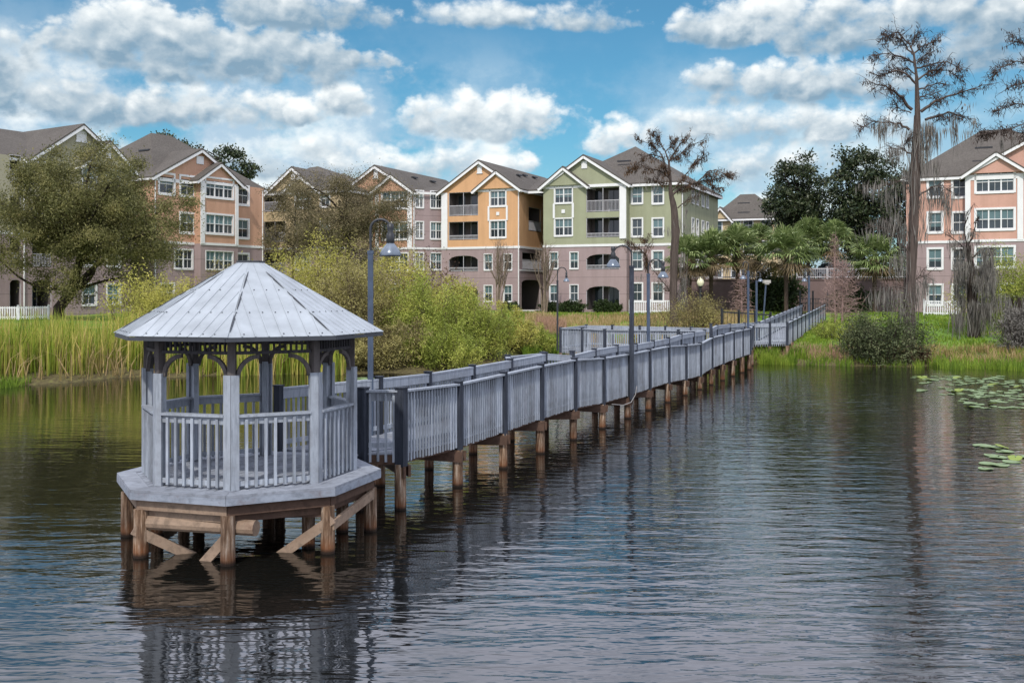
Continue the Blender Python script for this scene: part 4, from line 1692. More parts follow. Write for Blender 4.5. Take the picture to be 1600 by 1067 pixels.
# ---- orange building left of it
def build_orange():
    f = Fac((PX(690, 101.6), 101.6), -24)
    bl = Bld('bright orange and mauve apartment building left of the sage one', (-3, 103), 'orange')
    ur = f.u(811.5)
    ba, bb = f.u(701), f.u(747)
    for yt, yb, ar, ra in ((447, 486, 0.45, 0), (399.5, 424.5, 0.45, 0.42), (346.5, 375, 0, 0.46), (300.5, 337.5, 0, 1.05)):
        bl.balcony(f, ba, bb, f.z(724, yb), f.z(724, yt), ar, ra)
    for py in (309, 358):
        bl.window(f, 778, f.z(778, py), 1.6, 1.55, 2, trim=0.16)
    for x in (763.8, 792.3):
        bl.pilaster(f, f.u(x) - 0.09, f.u(x) + 0.09, f.z(778, 345), f.z(778, 322), name='panel_trim')
    b = MB()
    q = f.pt(f.u(778), -0.03, f.z(778, 334))
    b.beam(q - f.n * 0.03, q + f.n * 0.02, 0.32, 0.32)
    b.build('medallion', M['white'], bl.root)
    for px in (763, 793.5):
        bl.window(f, px, f.z(px, 409.5), 0.82, 1.5, 1, trim=0.09)
        bl.window(f, px, f.z(px, 458.5), 0.82, 1.5, 1, trim=0.09)
    bl.wall(f, 0, ur)
    bl.pilaster(f, 0.02, f.u(699.5), BAND, EAVE - 0.2)
    # stair passage on the right flank
    sd_ = f.side(ur)
    for a, c, yt, yb in ((815, 845, 437, 484), (826, 846, 325, 362)):
        ua, ub = sd_.u(a), sd_.u(c)
        bl.balcony(sd_, ua, ub, sd_.z((a + c) / 2, yb), sd_.z((a + c) / 2, yt), 0.3 if yt > 400 else 0, 0 if yt > 400 else 1.0, depth=3.0, post=False)
    bl.balcony(sd_, sd_.u(816), sd_.u(846), sd_.z(830, 422), sd_.z(830, 395), 0, 1.0, depth=3.0, post=False)
    bl.wall(sd_, 0, 13)
    bbox(bl.tr, sd_, 0.05, 8, -0.05, -0.004, sd_.z(830, 424), sd_.z(830, 422))
    bl.pipe(f, ur - 0.06)
    p = [f.pt(ur, 14, 0), f.pt(0, 14, 0), f.pt(0, 0, 0)]
    for a, c in zip(p[:-1], p[1:]):
        for z0, z1, mb in ((GZ - .3, BAND, bl.wl), (BAND, EAVE, bl.wu)):
            mb.add([(a.x, a.y, z0), (c.x, c.y, z0), (c.x, c.y, z1), (a.x, a.y, z1)], [(0, 1, 2, 3)])
    bbox(bl.tr, f, f.u(747), ur, -0.05, -0.004, EAVE - 0.26, EAVE - 0.04)
    bl.gable(f, 0, ur, EAVE, HC + 12.85, 0, 17, vent=0.25)
    bl.gable(f, f.u(745), ur, EAVE, HC + 11.75, -0.25, 4, o=0.35, fo=0.3)
    # roof between this block and the next one
    q = [f.pt(ur, 1.2, EAVE - 0.25), f.pt(ur + 3.4, 1.2, EAVE - 0.25), f.pt(ur + 3.4, 13, EAVE + 2.2), f.pt(ur - 3, 13, EAVE + 2.2)]
    bl.roof_faces([q])
    bl.eave(q[0], q[1])
    # back of the passage
    for z0, z1, mb in ((GZ - .3, BAND, bl.wl), (BAND, EAVE, bl.wu)):
        a, c = f.pt(ur, 9, 0), f.pt(ur + 3.6, 9, 0)
        mb.add([(a.x, a.y, z0), (c.x, c.y, z0), (c.x, c.y, z1), (a.x, a.y, z1)], [(0, 1, 2, 3)])
    for v_, t in ((5.5, 1.2), (8.0, 0.9), (11, 0.8)):
        q = f.pt(ur * 0.5 + t * 1.5, v_, EAVE + 2.85 - t * 1.5 * 0.65 + 0.2)
        bl.vent_cap((q.x, q.y, q.z), f.phi + 1.57, 1.0)
    bl.done()


# ---- terracotta and mauve block behind the thin tree
def build_terracotta():
    f = Fac((PX(532, 104.3), 104.3), -24)
    bl = Bld('terracotta gabled apartment building with mauve side wing behind the thin brown tree', (-13, 105), 'terracotta')
    ur = f.u(645)
    for zc in FLOORS:
        bl.window(f, 617, zc, 2.9, 1.6, 3, trim=0.16)
        bl.window(f, 575, zc, 0.9, 1.6, 1, trim=0.15)
    bl.wall(f, 0, ur)
    bl.pilaster(f, f.u(637), f.u(644), BAND, EAVE - 0.2)
    bl.pilaster(f, f.u(587), f.u(592), BAND, EAVE - 0.2)
    p = f.pt(ur, 0, 0)
    e = Vector((PX(691, 102.3), 102.3, 0))
    f2 = Fac((p.x, p.y), math.degrees(math.atan2(e.y - p.y, e.x - p.x)))
    up, bl.up = bl.up, 'mauve'
    w2 = MB()
    ops = bl.ops_of(f2)
    for zc in FLOORS[1:]:
        bl.window(f2, 655.5, zc + 0.05, 0.75, 1.6, 2, trim=0.12)
        bl.window(f2, 681.5, zc + 0.05, 1.15, 1.6, 2, trim=0.12)
    sheet(w2, f2, 0, (e - p).length, GZ - 0.3, EAVE, ops)
    w2.build('wing_wall', M['mauve'], bl.root)
    bbox(bl.tr, f2, 0, (e - p).length, -0.06, -0.004, BAND - 0.1, BAND + 0.1)
    bl.up = up
    body(bl, f, 0, ur, 14)
    bl.gable(f, 0, ur, EAVE, HC + 12.7, 0, 15, vent=0.28)
    bl.gable(f, f.u(583), ur, EAVE, HC + 11.7, -0.25, 4, o=0.35, fo=0.3)
    q = [f.pt(ur - 1.0, 0.5, EAVE - 0.1), Vector((e.x + 0.6, e.y - 0.4, EAVE - 0.1)), f.pt(ur + 3.6, 13, EAVE + 2.0), f.pt(ur - 3, 13, EAVE + 2.0)]
    bl.roof_faces([q])
    bl.eave(f2.pt(0, -0.3, EAVE - 0.12), f2.pt((e - p).length, -0.3, EAVE - 0.12))
    bl.pipe(f2, 0.1)
    for v_ in (5.0, 9.0):
        q = f.pt(ur * 0.5 + 1.6, v_, EAVE + 2.6 - 1.6 * 0.62 + 0.3)
        bl.vent_cap((q.x, q.y, q.z), f.phi + 1.57, 1.0)
    bl.done()


# ---- cream block, mostly behind the trees
def build_cream():
    f = Fac((PX(411, 103), 103), -24)
    bl = Bld('cream and mauve apartment building with hipped roof half hidden between the left trees', (-21, 104), 'cream')
    ur = f.u(540)
    ba, bb = f.u(412.5), f.u(446)
    for zc in FLOORS:
        bl.balcony(f, ba, bb, zc - 1.1, zc + 1.0, 0, 1.0)
        bl.window(f, 473, zc, 1.7, 1.6, 2, trim=0.15)
        bl.window(f, 508, zc, 1.0, 1.6, 1, trim=0.15)
    bl.wall(f, 0, ur)
    body(bl, f, 0, ur, 15)
    bl.gable(f, 0.6, f.u(500), EAVE, HC + 12.4, 0, 7, vent=0.3)
    bl.gable(f, f.u(446), f.u(500), EAVE, HC + 11.5, -0.25, 3, o=0.35, fo=0.3)
    ap = P3(497, 262, 110)
    bl.hip(rect(f, 0.2, ur, 0.3, 15), EAVE, [ap - f.d * 1.5 + f.n * 0.5, ap])
    bl.done()


# ---- peach block on the left
def build_peach():
    f = Fac((PX(240, 88), 88), 58)
    bl = Bld('peach and mauve apartment building with a white trimmed bay right above the gazebo roof', (-30, 96), 'peach')
    ur = f.u(412)
    for px, rows in ((260.3, (287.5,)), (293, (291, 348.5)), (379.5, (305.5, 357.5, 411))):
        for py in rows:
            bl.window(f, px, f.z(px, py), 1.5 if px < 300 else 1.3, 1.62, 1, trim=0.22)
    bl.window(f, 287, FLOORS[1] - 0.1, 1.9, 1.6, 2, trim=0.15)
    for px in (262,):
        bl.window(f, px, FLOORS[0], 1.3, 1.5, 1, trim=0.15)
    bl.wall(f, 0, ur)
    fb = f.off(-0.85)
    ua, ub = fb.u(313.5), fb.u(371.5)
    for py in (294.5, 350.5, 407, 462):
        bl.window(fb, 343, fb.z(343, py), 3.15, 1.62, 3, trim=0.2 if py < 400 else 0.08)
    bl.wall(fb, ua, ub)
    for a in (ua, ub):
        s_ = fb.side(a)
        bl.wall(s_, 0, 0.85, band=False)
    w = 0.42
    bl.pilaster(fb, ua - 0.02, ua + w, BAND, EAVE - 0.2)
    bl.pilaster(fb, ub - w * 0.8, ub + 0.02, BAND, EAVE - 0.2)
    p = [f.pt(ur, 0, 0), f.pt(ur, 14, 0), f.pt(0, 14, 0), f.pt(0, 0, 0)]
    for a, c in zip(p[:-1], p[1:]):
        for z0, z1, mb in ((GZ - .3, BAND, bl.wl), (BAND, EAVE, bl.wu)):
            mb.add([(a.x, a.y, z0), (c.x, c.y, z0), (c.x, c.y, z1), (a.x, a.y, z1)], [(0, 1, 2, 3)])
    bbox(bl.tr, f, 0, f.u(312), -0.05, -0.004, EAVE - 0.4, EAVE - 0.1)
    bbox(bl.tr, fb, ua, ub, -0.05, -0.004, EAVE - 0.3, EAVE - 0.05)
    bl.pipe(f, 0.12)
    bl.pipe(f, ur - 0.2)
    ug = f.u(378)
    bl.gable(f, 0, ug, EAVE, HC + 12.9, 0, 8, vent=0.3, arched=False, ventw=0.8)
    bl.gable(fb, ua - 0.3, ub + 0.3, EAVE, HC + 11.75, 0, 4, o=0.3, fo=0.3)
    ap = P3(243, 211, 95.5)
    bl.hip(rect(f, 0.3, ur, 0.5, 14), EAVE, [ap - f.d * 0.5, ap + f.d * 1.8])
    for px, py in ((226, 235), (213, 245.5)):
        q = P3(px, py, 92.6)
        bl.vent_cap((q.x, q.y, q.z), f.phi + 1.57, 1.4 if px > 220 else 0.4)
    bl.done()


# ---- far left, behind the big oak
def build_left():
    e = Vector((PX(205, 84), 84, 0))
    c, s_ = math.cos(math.radians(58)), math.sin(math.radians(58))
    L = 13.0
    f = Fac((e.x - c * L, e.y - s_ * L), 58)
    bl = Bld('gabled grey cream and mauve apartment building behind the big oak at the left edge', (-36, 80), 'greycream')
    for a, b_ in ((15, 33), (50, 81)):
        ua, ub = f.u(a), f.u(b_)
        for i, zc in enumerate(FLOORS):
            bl.balcony(f, ua, ub, zc - 1.15, zc + 0.95, 0.35 if i == 0 else 0, 0 if i == 0 else 1.0, post=False)
    for zc in FLOORS:
        for px in (139.5, 177.5):
            bl.window(f, px, zc - 0.15, 1.15, 1.55, 1, trim=0.15)
    bl.wall(f, 0, L)
    body(bl, f, 0, L, 14)
    bl.pipe(f, f.u(37))
    bl.gable(f, f.u(48), f.u(199), EAVE, HC + 13.1, 0, 10, vent=0.27, ventw=0.9)
    bl.gable(f, f.u(124), f.u(203), EAVE, HC + 12.05, -0.4, 4, o=0.35, fo=0.3, vent=0.4)
    uc = (f.u(48) + f.u(199)) / 2
    ap = f.pt(uc, 7, HC + 13.0)
    # long ridge running off to the left
    lf = P3(-60, 217, 86)
    bl.hip([f.pt(-14, 0.4, 0)[:2], f.pt(L, 0.4, 0)[:2], f.pt(L, 14, 0)[:2], f.pt(-14, 14, 0)[:2]], EAVE, [f.pt(-7, 7, HC + 13.0), ap])
    f0 = f
    body(bl, f0, -14, 0, 14)
    sheet(bl.wu, f, -14, 0, BAND, EAVE, [])
    sheet(bl.wl, f, -14, 0, GZ - .3, BAND, [])
    q = P3(38, 209, 78)
    bl.done()


# ---- salmon building on the right
def build_pink():
    f = Fac((PX(1416, 89.8), 89.8), -24)
    bl = Bld('salmon pink and mauve apartment building at the right edge behind the mossy trees', (40, 92), 'pink')
    up = f.u(1507)
    for px in (1461, 1499.5):
        for py in (292.5, 347.5, 404, 460.5):
            bl.window(f, px, f.z(px, py), 1.05, 1.62, 1, trim=0.2)
    bl.wall(f, 0, up + 0.3)
    fp = f.off(-0.9)
    ua, ub = fp.u(1508), fp.u(1508) + 12
    u1 = fp.u(1601)
    for py in (284, 342.5, 401.5, 460):
        bl.window(fp, 1554.5, fp.z(1554.5, py), 2.85, 1.62, 3, trim=0.2)
    for zc in FLOORS:
        bl.window(fp, 0, zc, 1.2, 1.6, 1, trim=0.2, u=u1 + 2.2)
        bl.window(fp, 0, zc, 1.2, 1.6, 1, trim=0.2, u=u1 + 5.0)
    bl.wall(fp, ua, ub)
    bl.wall(fp.side(ua), 0, 0.9)
    bl.pilaster(fp, ua, ua + 0.42, BAND, EAVE - 0.2)
    bl.pilaster(fp, u1 - 0.55, u1 - 0.1, BAND, EAVE - 0.2)
    bbox(bl.tr, fp, ua, u1, -0.05, -0.004, EAVE - 0.55, EAVE - 0.1)
    body(bl, f, 0, ub, 15)
    # left flank, long and seen on the slant
    bl.gable(fp, ua, ub, EAVE, HC + 13.4, 0, 8, vent=0.3, arched=False, ventw=1.0)
    bl.gable(fp, ua, u1 + 0.2, EAVE, HC + 11.75, -0.25, 4, o=0.35, fo=0.3)
    ap = P3(1537, 206, 93.5)
    bl.hip(rect(f, 0, ub, 0.2, 15), EAVE, [ap - f.d * 0.2, ap + f.d * 2])
    q = P3(1537, 231, 88.2)
    bl.vent_cap((q.x, q.y, q.z), f.phi, 1.4)
    bl.done()


# ---- cream block far behind
def build_far():
    f = Fac((PX(1112, 140), 140), -24)
    bl = Bld('distant cream apartment building with hipped roof behind the palms', (31, 142), 'cream', 'cream')
    ur = f.u(1215)
    for px in (1121, 1150, 1169, 1197):
        for zc in FLOORS:
            bl.window(f, px, zc - 0.1, 1.2, 1.7, 1, trim=0.15)
    bl.wall(f, 0, ur, band=False)
    body(bl, f, 0, ur, 15)
    ap = P3(1168, 305, 141)
    bl.hip(rect(f, 0, ur, 0, 15), EAVE, [ap - f.d * 1, ap + f.d * 1])
    bl.gable(f, 0.0, f.u(1142), EAVE, HC + 11.6, -0.5, 5)
    q = P3(1162, 317.5, 137.5)
    bl.vent_cap((q.x, q.y, q.z), f.phi, 1.6)
    bl.done()


build_sage()
build_orange()
build_terracotta()
build_cream()
build_peach()
build_left()
build_pink()
build_far()


# ------------------------------------------------------------------ walls, fences, path, gate, parked car
def picket_fence(p0, p1, h, label, mat='whitevinyl', name='picket_fence', post=1.8, sp=0.16, cat='fence', pw=0.07):
    d = p1 - p0
    L = d.length
    mid = (p0 + p1) / 2
    r = thing(name, label, cat, mid)
    b = MB()
    up = Vector((0, 0, 1))
    b.beam(p0 + up * (h - 0.12), p1 + up * (h - 0.12), 0.04, 0.09)
    b.beam(p0 + up * 0.18, p1 + up * 0.18, 0.04, 0.09)
    n = int(L / sp)
    ang = math.atan2(d.y, d.x)
    for i in range(n):
        q = p0 + d * ((i + 0.5) / n)
        b.box((q.x, q.y - 0.03, q.z + h / 2), (pw, 0.02, h * 0.92), ang)
    b.build('picket_panel', M[mat], r)
    k = max(1, int(round(L / post)))
    for i in range(k + 1):
        b = MB()
        q = p0 + d * (i / k)
        b.box((q.x, q.y, q.z + h * 0.53), (0.12, 0.12, h * 1.08), ang)
        b.build('post', M[mat], r)
    return r


def g3(px, d, dz=0.0):
    x = PX(px, d)
    return Vector((x, d, gz(x, d) + dz))


picket_fence(g3(-20, 67.5), g3(76, 68.5), 0.92, 'white picket fence left of the big oak trunk', sp=0.14)
picket_fence(g3(984, 89.5), g3(1050, 88.0), 1.15, 'white picket fence at the foot of the sage green building')
picket_fence(g3(1444, 80), g3(1499, 78.5), 1.2, 'white picket fence below the salmon pink building')

# retaining wall with the parking level behind
WT = HC + 1.2
w0, w1, w2 = Vector((PX(1050, 95), 95, 0)), Vector((PX(1240, 94), 94, 0)), Vector((PX(1440, 91), 91, 0))
b = MB()
for a, c in ((w0, w1 - Vector((0.0, 0, 0))), (w1, w2)):
    b.beam((a.x, a.y, (WT + 1.6) / 2), (c.x, c.y, (WT + 1.6) / 2), 0.3, WT - 1.6)
    b.beam((a.x, a.y - 0.02, WT + 0.04), (c.x, c.y - 0.02, WT + 0.04), 0.42, 0.1)
tag(b.build('retaining_wall', M['wallbrown']), 'long brown mauve retaining wall below the parking level', 'wall')
b = MB()
b.prism([(w0.x, w0.y + 0.3), (w1.x, w1.y + 0.3), (w2.x, w2.y + 0.3), (w2.x + 8, 150), (w0.x, 150)], 1.5, WT - 0.02)
tag(b.build('parking_level', M['asphalt']), kind='structure')
zz = Vector((0, 0, WT + 0.09))
picket_fence(Vector((PX(1060, 95), 95, 0)) + zz, w1 + zz, 1.05, 'pale railing on the retaining wall behind the palms', 'greyrail', 'railing', 2.4, 0.19, 'railing', 0.035)
picket_fence(w1 + Vector((0.3, 0, 0)) + zz, w2 + zz, 1.05, 'pale railing on the retaining wall right of the ramp', 'greyrail', 'railing', 2.4, 0.19, 'railing', 0.035)

# gate at the top of the ramp
d = 89.5
z0 = HC - 1.07 - 1.1 - 18.5 / F * 0
r = thing('metal_gate', 'black metal picket gate closing the top of the ramp', 'gate', (PX(1271, d), d, HC - 2.1))
a, c = Vector((PX(1250, d), d, HC - 2.1)), Vector((PX(1293, d), d, HC - 2.1))
b = MB()
dd = c - a
for i in range(17):
    q = a + dd * ((i + 0.5) / 17)
    b.box((q.x, q.y, q.z + 0.85), (0.03, 0.03, 1.6))
for zz in (0.1, 1.2, 1.62):
    b.beam(a + Vector((0, 0, zz)), c + Vector((0, 0, zz)), 0.04, 0.05)
b.build('gate_leaf', M['iron'], r)
for q in (a, a + dd * 0.47, c):
    b = MB()
    b.box((q.x, q.y, q.z + 1.05), (0.12, 0.12, 2.4))
    b.box((q.x, q.y, q.z + 2.27), (0.16, 0.16, 0.05))
    b.build('gate_post', M['iron'], r)
# stairs that lead from the gate up to the parking level
r = thing('staircase', 'dark stairs with black handrails climbing the wall behind the gate', 'stairs', (PX(1305, 92), 92, 2.3))
b = MB()
s0, s1 = Vector((PX(1292, 92.5), 92.3, 2.0)), Vector((PX(1330, 92.5), 92.3, WT))
for i in range(14):
    q = s0.lerp(s1, (i + 0.5) / 14)
    b.box((q.x, q.y, q.z), (0.3, 1.4, 0.10))
b.beam(s0 + Vector((0, -0.72, 0)), s1 + Vector((0, -0.72, 0)), 0.06, 0.28)
b.build('steps', M['beam'], r)
b = MB()
b.beam(s0 + Vector((0, -0.72, 1.0)), s1 + Vector((0, -0.72, 1.0)), 0.06, 0.09)
for i in range(7):
    q = s0.lerp(s1, i / 6)
    b.box((q.x, q.y - 0.72, q.z + 0.5), (0.06, 0.06, 1.0))
b.build('handrail', M['iron'], r)

# black chain of fence posts left of the ramp
p0, p1 = g3(1128, 66), g3(1204, 70)
picket_fence(p0, p1, 1.35, 'thin black metal fence standing on the lawn left of the ramp', 'iron', 'metal_fence', 2.2, 0.4, 'fence', 0.02)

# footpaths
b = MB()
pts = [(1000, 91.5), (1090, 86), (1160, 84), (1236, 84)]
for i in range(len(pts) - 1):
    a, c = g3(*pts[i]), g3(*pts[i + 1])
    n = 6
    for j in range(n):
        q0, q1 = a.lerp(c, j / n), a.lerp(c, (j + 1) / n)
        q = []
        for p, o_ in ((q0, -0.7), (q1, -0.7), (q1, 0.7), (q0, 0.7)):
            q.append((p.x, p.y + o_, gz(p.x, p.y + o_) + 0.05))
        b.add(q, [(0, 1, 2, 3)])
tag(b.build('footpath', M['concrete']), kind='structure')
b = MB()
for (px, d0, d1) in ((818, 93, 97.5), (834, 93, 97.5)):
    pass
a = [g3(800, 93.5), g3(835, 93.5), g3(848, 97.5), g3(815, 97.5)]
b.extrude([(p.x, p.y, 2.27) for p in a], (0, 0, -0.1))
tag(b.build('entrance_pavement', M['concrete']), kind='structure')


# parked vehicle on the parking level
def parked_suv(c, rz, label):
    r = thing('parked_car', label, 'car', c)
    ca, sa = math.cos(rz), math.sin(rz)

    def T(x, y, z):
        return (c[0] + x * ca - y * sa, c[1] + x * sa + y * ca, c[2] + z)

    def loft(b, secs, m=0):
        # secs: list of (x, half width bottom, half width top, z bottom, z top)
        V = []
        for x, wb, wt, zb, zt in secs:
            V += [T(x, -wb, zb), T(x, wb, zb), T(x, wb * 1.0, (zb + zt) / 2), T(x, wt, zt), T(x, -wt, zt), T(x, -wb, (zb + zt) / 2)]
        n = len(secs)
        fc = []
        for i in range(n - 1):
            for j in range(6):
                k = (j + 1) % 6
                fc.append((i * 6 + j, i * 6 + k, (i + 1) * 6 + k, (i + 1) * 6 + j))
        b.add(V, fc + [tuple(range(6))[::-1], tuple(range((n - 1) * 6, n * 6))], m)
    b = MB()
    loft(b, [(-2.3, .8, .75, .45, .85), (-2.1, .9, .85, .35, 1.0), (-1.0, .92, .86, .3, 1.05), (1.5, .92, .86, .3, 1.05), (2.2, .9, .84, .35, 1.02), (2.35, .85, .8, .45, .95)])
    loft(b, [(-1.0, .84, .80, 1.05, 1.06), (-0.35, .83, .68, 1.05, 1.62), (0.6, .83, .68, 1.05, 1.70), (1.8, .83, .66, 1.05, 1.66), (2.2, .82, .7, 1.03, 1.1)])
    b.build('body', M['carpaint'], r)
    b = MB()
    for sg in (-1, 1):
        for x0, x1, xa, xb in ((-0.68, 0.45, -0.25, 0.45), (0.55, 1.75, 0.55, 1.62)):
            q = [T(x0, sg * .845, 1.10), T(x1, sg * .845, 1.10), T(xb, sg * .735, 1.53), T(xa, sg * .735, 1.53)]
            b.extrude(q, Vector((-sa * sg * 0.02, ca * sg * 0.02, 0.0)))
    q = [T(-0.93, -.7, 1.13), T(-0.93, .7, 1.13), T(-0.43, .62, 1.56), T(-0.43, -.62, 1.56)]
    b.extrude(q, Vector((-ca * 0.03, -sa * 0.03, 0.02)))
    b.build('window_glass', M['glass'], r)
    for x in (-1.45, 1.45):
        for sg in (-1, 1):
            b = MB()
            p0, p1 = Vector(T(x, sg * .70, .34)), Vector(T(x, sg * .93, .34))
            b.tube([p0, p1], 0.34, 16)
            wt = b.build('wheel', M['tyre'], r)
            b = MB()
            p1b = Vector(T(x, sg * .945, .34))
            b.tube([p0, p1b], 0.2, 12)
            b.build('rim', M['carpaint'], wt)
    for sg in (-1, 1):
        b = MB()
        b.box(T(-2.27, sg * .62, .78), (.12, .3, .14), rz)
        b.build('headlight', M['lampglass'], r)


parked_suv((PX(1297, 99), 99, WT + 0.1), 0.15, 'silver car parked on the upper level behind the railing near the gate')

# ------------------------------------------------------------------ plants
def unit(v):
    return v / (np.linalg.norm(v, axis=1)[:, None] + 1e-12)


def leaves(b, C, rng, ln, wd, droop=0.0, up=0.35, m=0):
    """C (n,3) leaf centres; random leaf-shaped quads"""
    n = len(C)
    if n == 0:
        return
    a = unit(rng.normal(size=(n, 3)) + np.array([0, 0, -droop]))
    nr = unit(rng.normal(size=(n, 3)) + np.array([0, 0, up * 2]))
    s = unit(np.cross(a, nr))
    L = (ln * rng.uniform(0.6, 1.25, n))[:, None]
    Wd = (wd * rng.uniform(0.7, 1.2, n))[:, None]
    b.quads(C, a * L / 2, s * Wd / 2, m)


def curve(p0, p1, rng, bow=0.12, n=5, sag=0.0):
    p0, p1 = np.array(p0, float), np.array(p1, float)
    L = np.linalg.norm(p1 - p0)
    o = rng.normal(size=3) * bow * L
    out = []
    for i in range(n + 1):
        t = i / n
        q = p0 + (p1 - p0) * t + o * math.sin(math.pi * t) * 0.5
        q[2] += sag * L * math.sin(math.pi * t)
        out.append(q)
    return np.array(out)


def ellipsoid_points(n, c, r, rng, shell=0.45, mind=0.0):
    out = []
    tries = 0
    while len(out) < n and tries < n * 60:
        tries += 1
        v = rng.normal(size=3)
        v /= np.linalg.norm(v)
        rad = (shell + (1 - shell) * rng.random()) if rng.random() < 0.75 else rng.random()
        p = np.array(c) + v * np.array(r) * rad
        if mind and out and min(np.linalg.norm((p - q) / np.array(r)) for q in out) < mind:
            continue
        out.append(p)
    return np.array(out)


def tree(name, label, cat, base, crown_c, crown_r, nclump, per, clump_r, leaf, mat, bark, trunk_r, seed, group=None, flat=0.6,
         fork=0.45, mind=0.16, droop=0.2, twigs=4, zcut=None, shell=0.5):
    rng = np.random.default_rng(seed)
    base = np.array(base, float)
    r = thing(name, label, cat, tuple(base), group)
    cc = ellipsoid_points(nclump, crown_c, crown_r, rng, shell, mind)
    if zcut is not None:
        cc = cc[cc[:, 2] > zcut]
    wood = MB()
    top = np.array(crown_c, float) + np.array([0, 0, crown_r[2] * 0.35])
    tr = curve(base - np.array([0, 0, 0.3]), top, rng, 0.05, 8)
    tr[:2, :2] = base[:2]
    wood.tube(tr, np.linspace(trunk_r, trunk_r * 0.22, 9), 9)
    lv = MB()
    # a few main limbs leave the trunk, the rest branch off those
    nprim = max(6, len(cc) // 13)
    dist = np.full(len(cc), 1e9)
    prim = [int(np.argmin(cc[:, 2]))]
    while len(prim) < min(nprim, len(cc)):
        dist = np.minimum(dist, np.linalg.norm(cc - cc[prim[-1]], axis=1))
        prim.append(int(np.argmax(dist)))
    limbs = []
    order = prim + [i for i in range(len(cc)) if i not in prim]
    for n_, ci in enumerate(order):
        c = cc[ci]
        if n_ < len(prim):
            hd = np.linalg.norm(c[:2] - base[:2])
            zj = min(max(c[2] - 0.55 * hd - 0.3, base[2] + fork * (crown_c[2] - base[2])), top[2] - 0.2)
            t = np.clip((zj - tr[0][2]) / (tr[-1][2] - tr[0][2]), 0, 1)
            j = np.array([np.interp(t, np.linspace(0, 1, 9), tr[:, k]) for k in range(3)])
            L = np.linalg.norm(c - j)
            cv = curve(j, c, rng, 0.20, 8)
            r0 = min(trunk_r * 0.5, 0.03 + 0.022 * L)
            wood.tube(cv, np.linspace(r0, r0 * 0.2, 9), 6, cap=False)
            limbs.append((cv[1:-1], np.linspace(r0, r0 * 0.2, 9)[1:-1]))
        else:
            best = None
            for pts_, rr_ in limbs:
                dd_ = np.linalg.norm(pts_ - c, axis=1) + 0.35 * np.maximum(0, pts_[:, 2] - c[2])
                q_ = int(np.argmin(dd_))
                if best is None or dd_[q_] < best[0]:
                    best = (dd_[q_], pts_[q_], rr_[q_])
            cv = curve(best[1], c, rng, 0.2, 5)
            r0 = min(best[2] * 0.7, 0.012 + 0.014 * best[0])
            wood.tube(cv, np.linspace(r0, r0 * 0.25, 6), 4, cap=False)
            limbs.append((cv[2:5], np.linspace(r0, r0 * 0.25, 6)[2:5]))
        k = per * rng.uniform(0.6, 1.35)
        cr = clump_r * rng.uniform(0.7, 1.25)
        for _ in range(twigs):
            e = c + rng.normal(size=3) * cr * np.array([1, 1, flat]) * 0.9
            wood.tube(curve(cv[-2], e, rng, 0.1, 2), [r0 * 0.25, r0 * 0.15, 0.006], 4, cap=False)
        q = c + rng.normal(size=(int(k), 3)) * cr * np.array([1, 1, flat]) * 0.62
        leaves(lv, q, rng, leaf[0], leaf[1], droop)
    wood.build('trunk', M[bark], r, smooth=True)
    if lv.v:
        lv.build('crown', M[mat], r)
    return r


def shrub(name, label, base, rx, ry, h, nst, per, leaf, mat, seed, stem='bark', group=None, cat='shrub', lo=0.25, spread=0.16, droop=0.1, stem_r=0.022):
    rng = np.random.default_rng(seed)
    base = np.array(base, float)
    r = thing(name, label, cat, tuple(base), group)
    w, lv = MB(), MB()
    for i in range(nst):
        a = rng.uniform(0, 2 * math.pi)
        q = math.sqrt(rng.random())
        d = np.array([math.cos(a) * rx * q, math.sin(a) * ry * q, 0])
        hh = h * (1 - 0.45 * q * q) * (rng.uniform(0.6, 1.05) if rng.random() < 0.88 else rng.uniform(1.0, 1.22))
        p0 = base + d * 0.35 + np.array([0, 0, -0.15])
        p1 = base + d * 1.0 + np.array([0, 0, hh])
        cv = curve(p0, p1, rng, 0.10, 6)
        w.tube(cv, np.linspace(stem_r, 0.005, 7), 4, cap=False)
        n = int(per * rng.uniform(0.6, 1.4))
        t = lo + (1 - lo) * rng.random(n) ** 0.65
        c = np.stack([np.interp(t, np.linspace(0, 1, 7), cv[:, k]) for k in range(3)], 1)
        c += rng.normal(size=(n, 3)) * spread * h * (0.35 + 0.65 * np.sin(math.pi * np.clip(t, 0, 1))[:, None]) * np.array([1, 1, 0.9])
        leaves(lv, c, rng, leaf[0], leaf[1], droop, 0.1)
        for _ in range(3):
            tt = rng.uniform(0.35, 0.9)
            k = np.array([np.interp(tt, np.linspace(0, 1, 7), cv[:, q_]) for q_ in range(3)])
            w.tube(curve(k, k + rng.normal(size=3) * h * 0.13 + np.array([0, 0, h * 0.12]), rng, 0.1, 2), [0.012, 0.008, 0.003], 3, cap=False)
    w.build('stems', M[stem], r)
    lv.build('foliage', M[mat], r)
    return r


def g(px, d):
    return g3(px, d)


# ---- big live oak on the left
d = 68
tree('oak_tree', 'big spreading olive green oak filling the left edge in front of the gabled building', 'tree', g(92, d),
     P3(134, 347, d), (7.5, 4.6, 5.3), 210, 640, 0.86, (0.18, 0.075), 'oak', 'barkdark', 0.40, 3, flat=0.75, mind=0.10, shell=0.25, droop=0.3, fork=0.3)
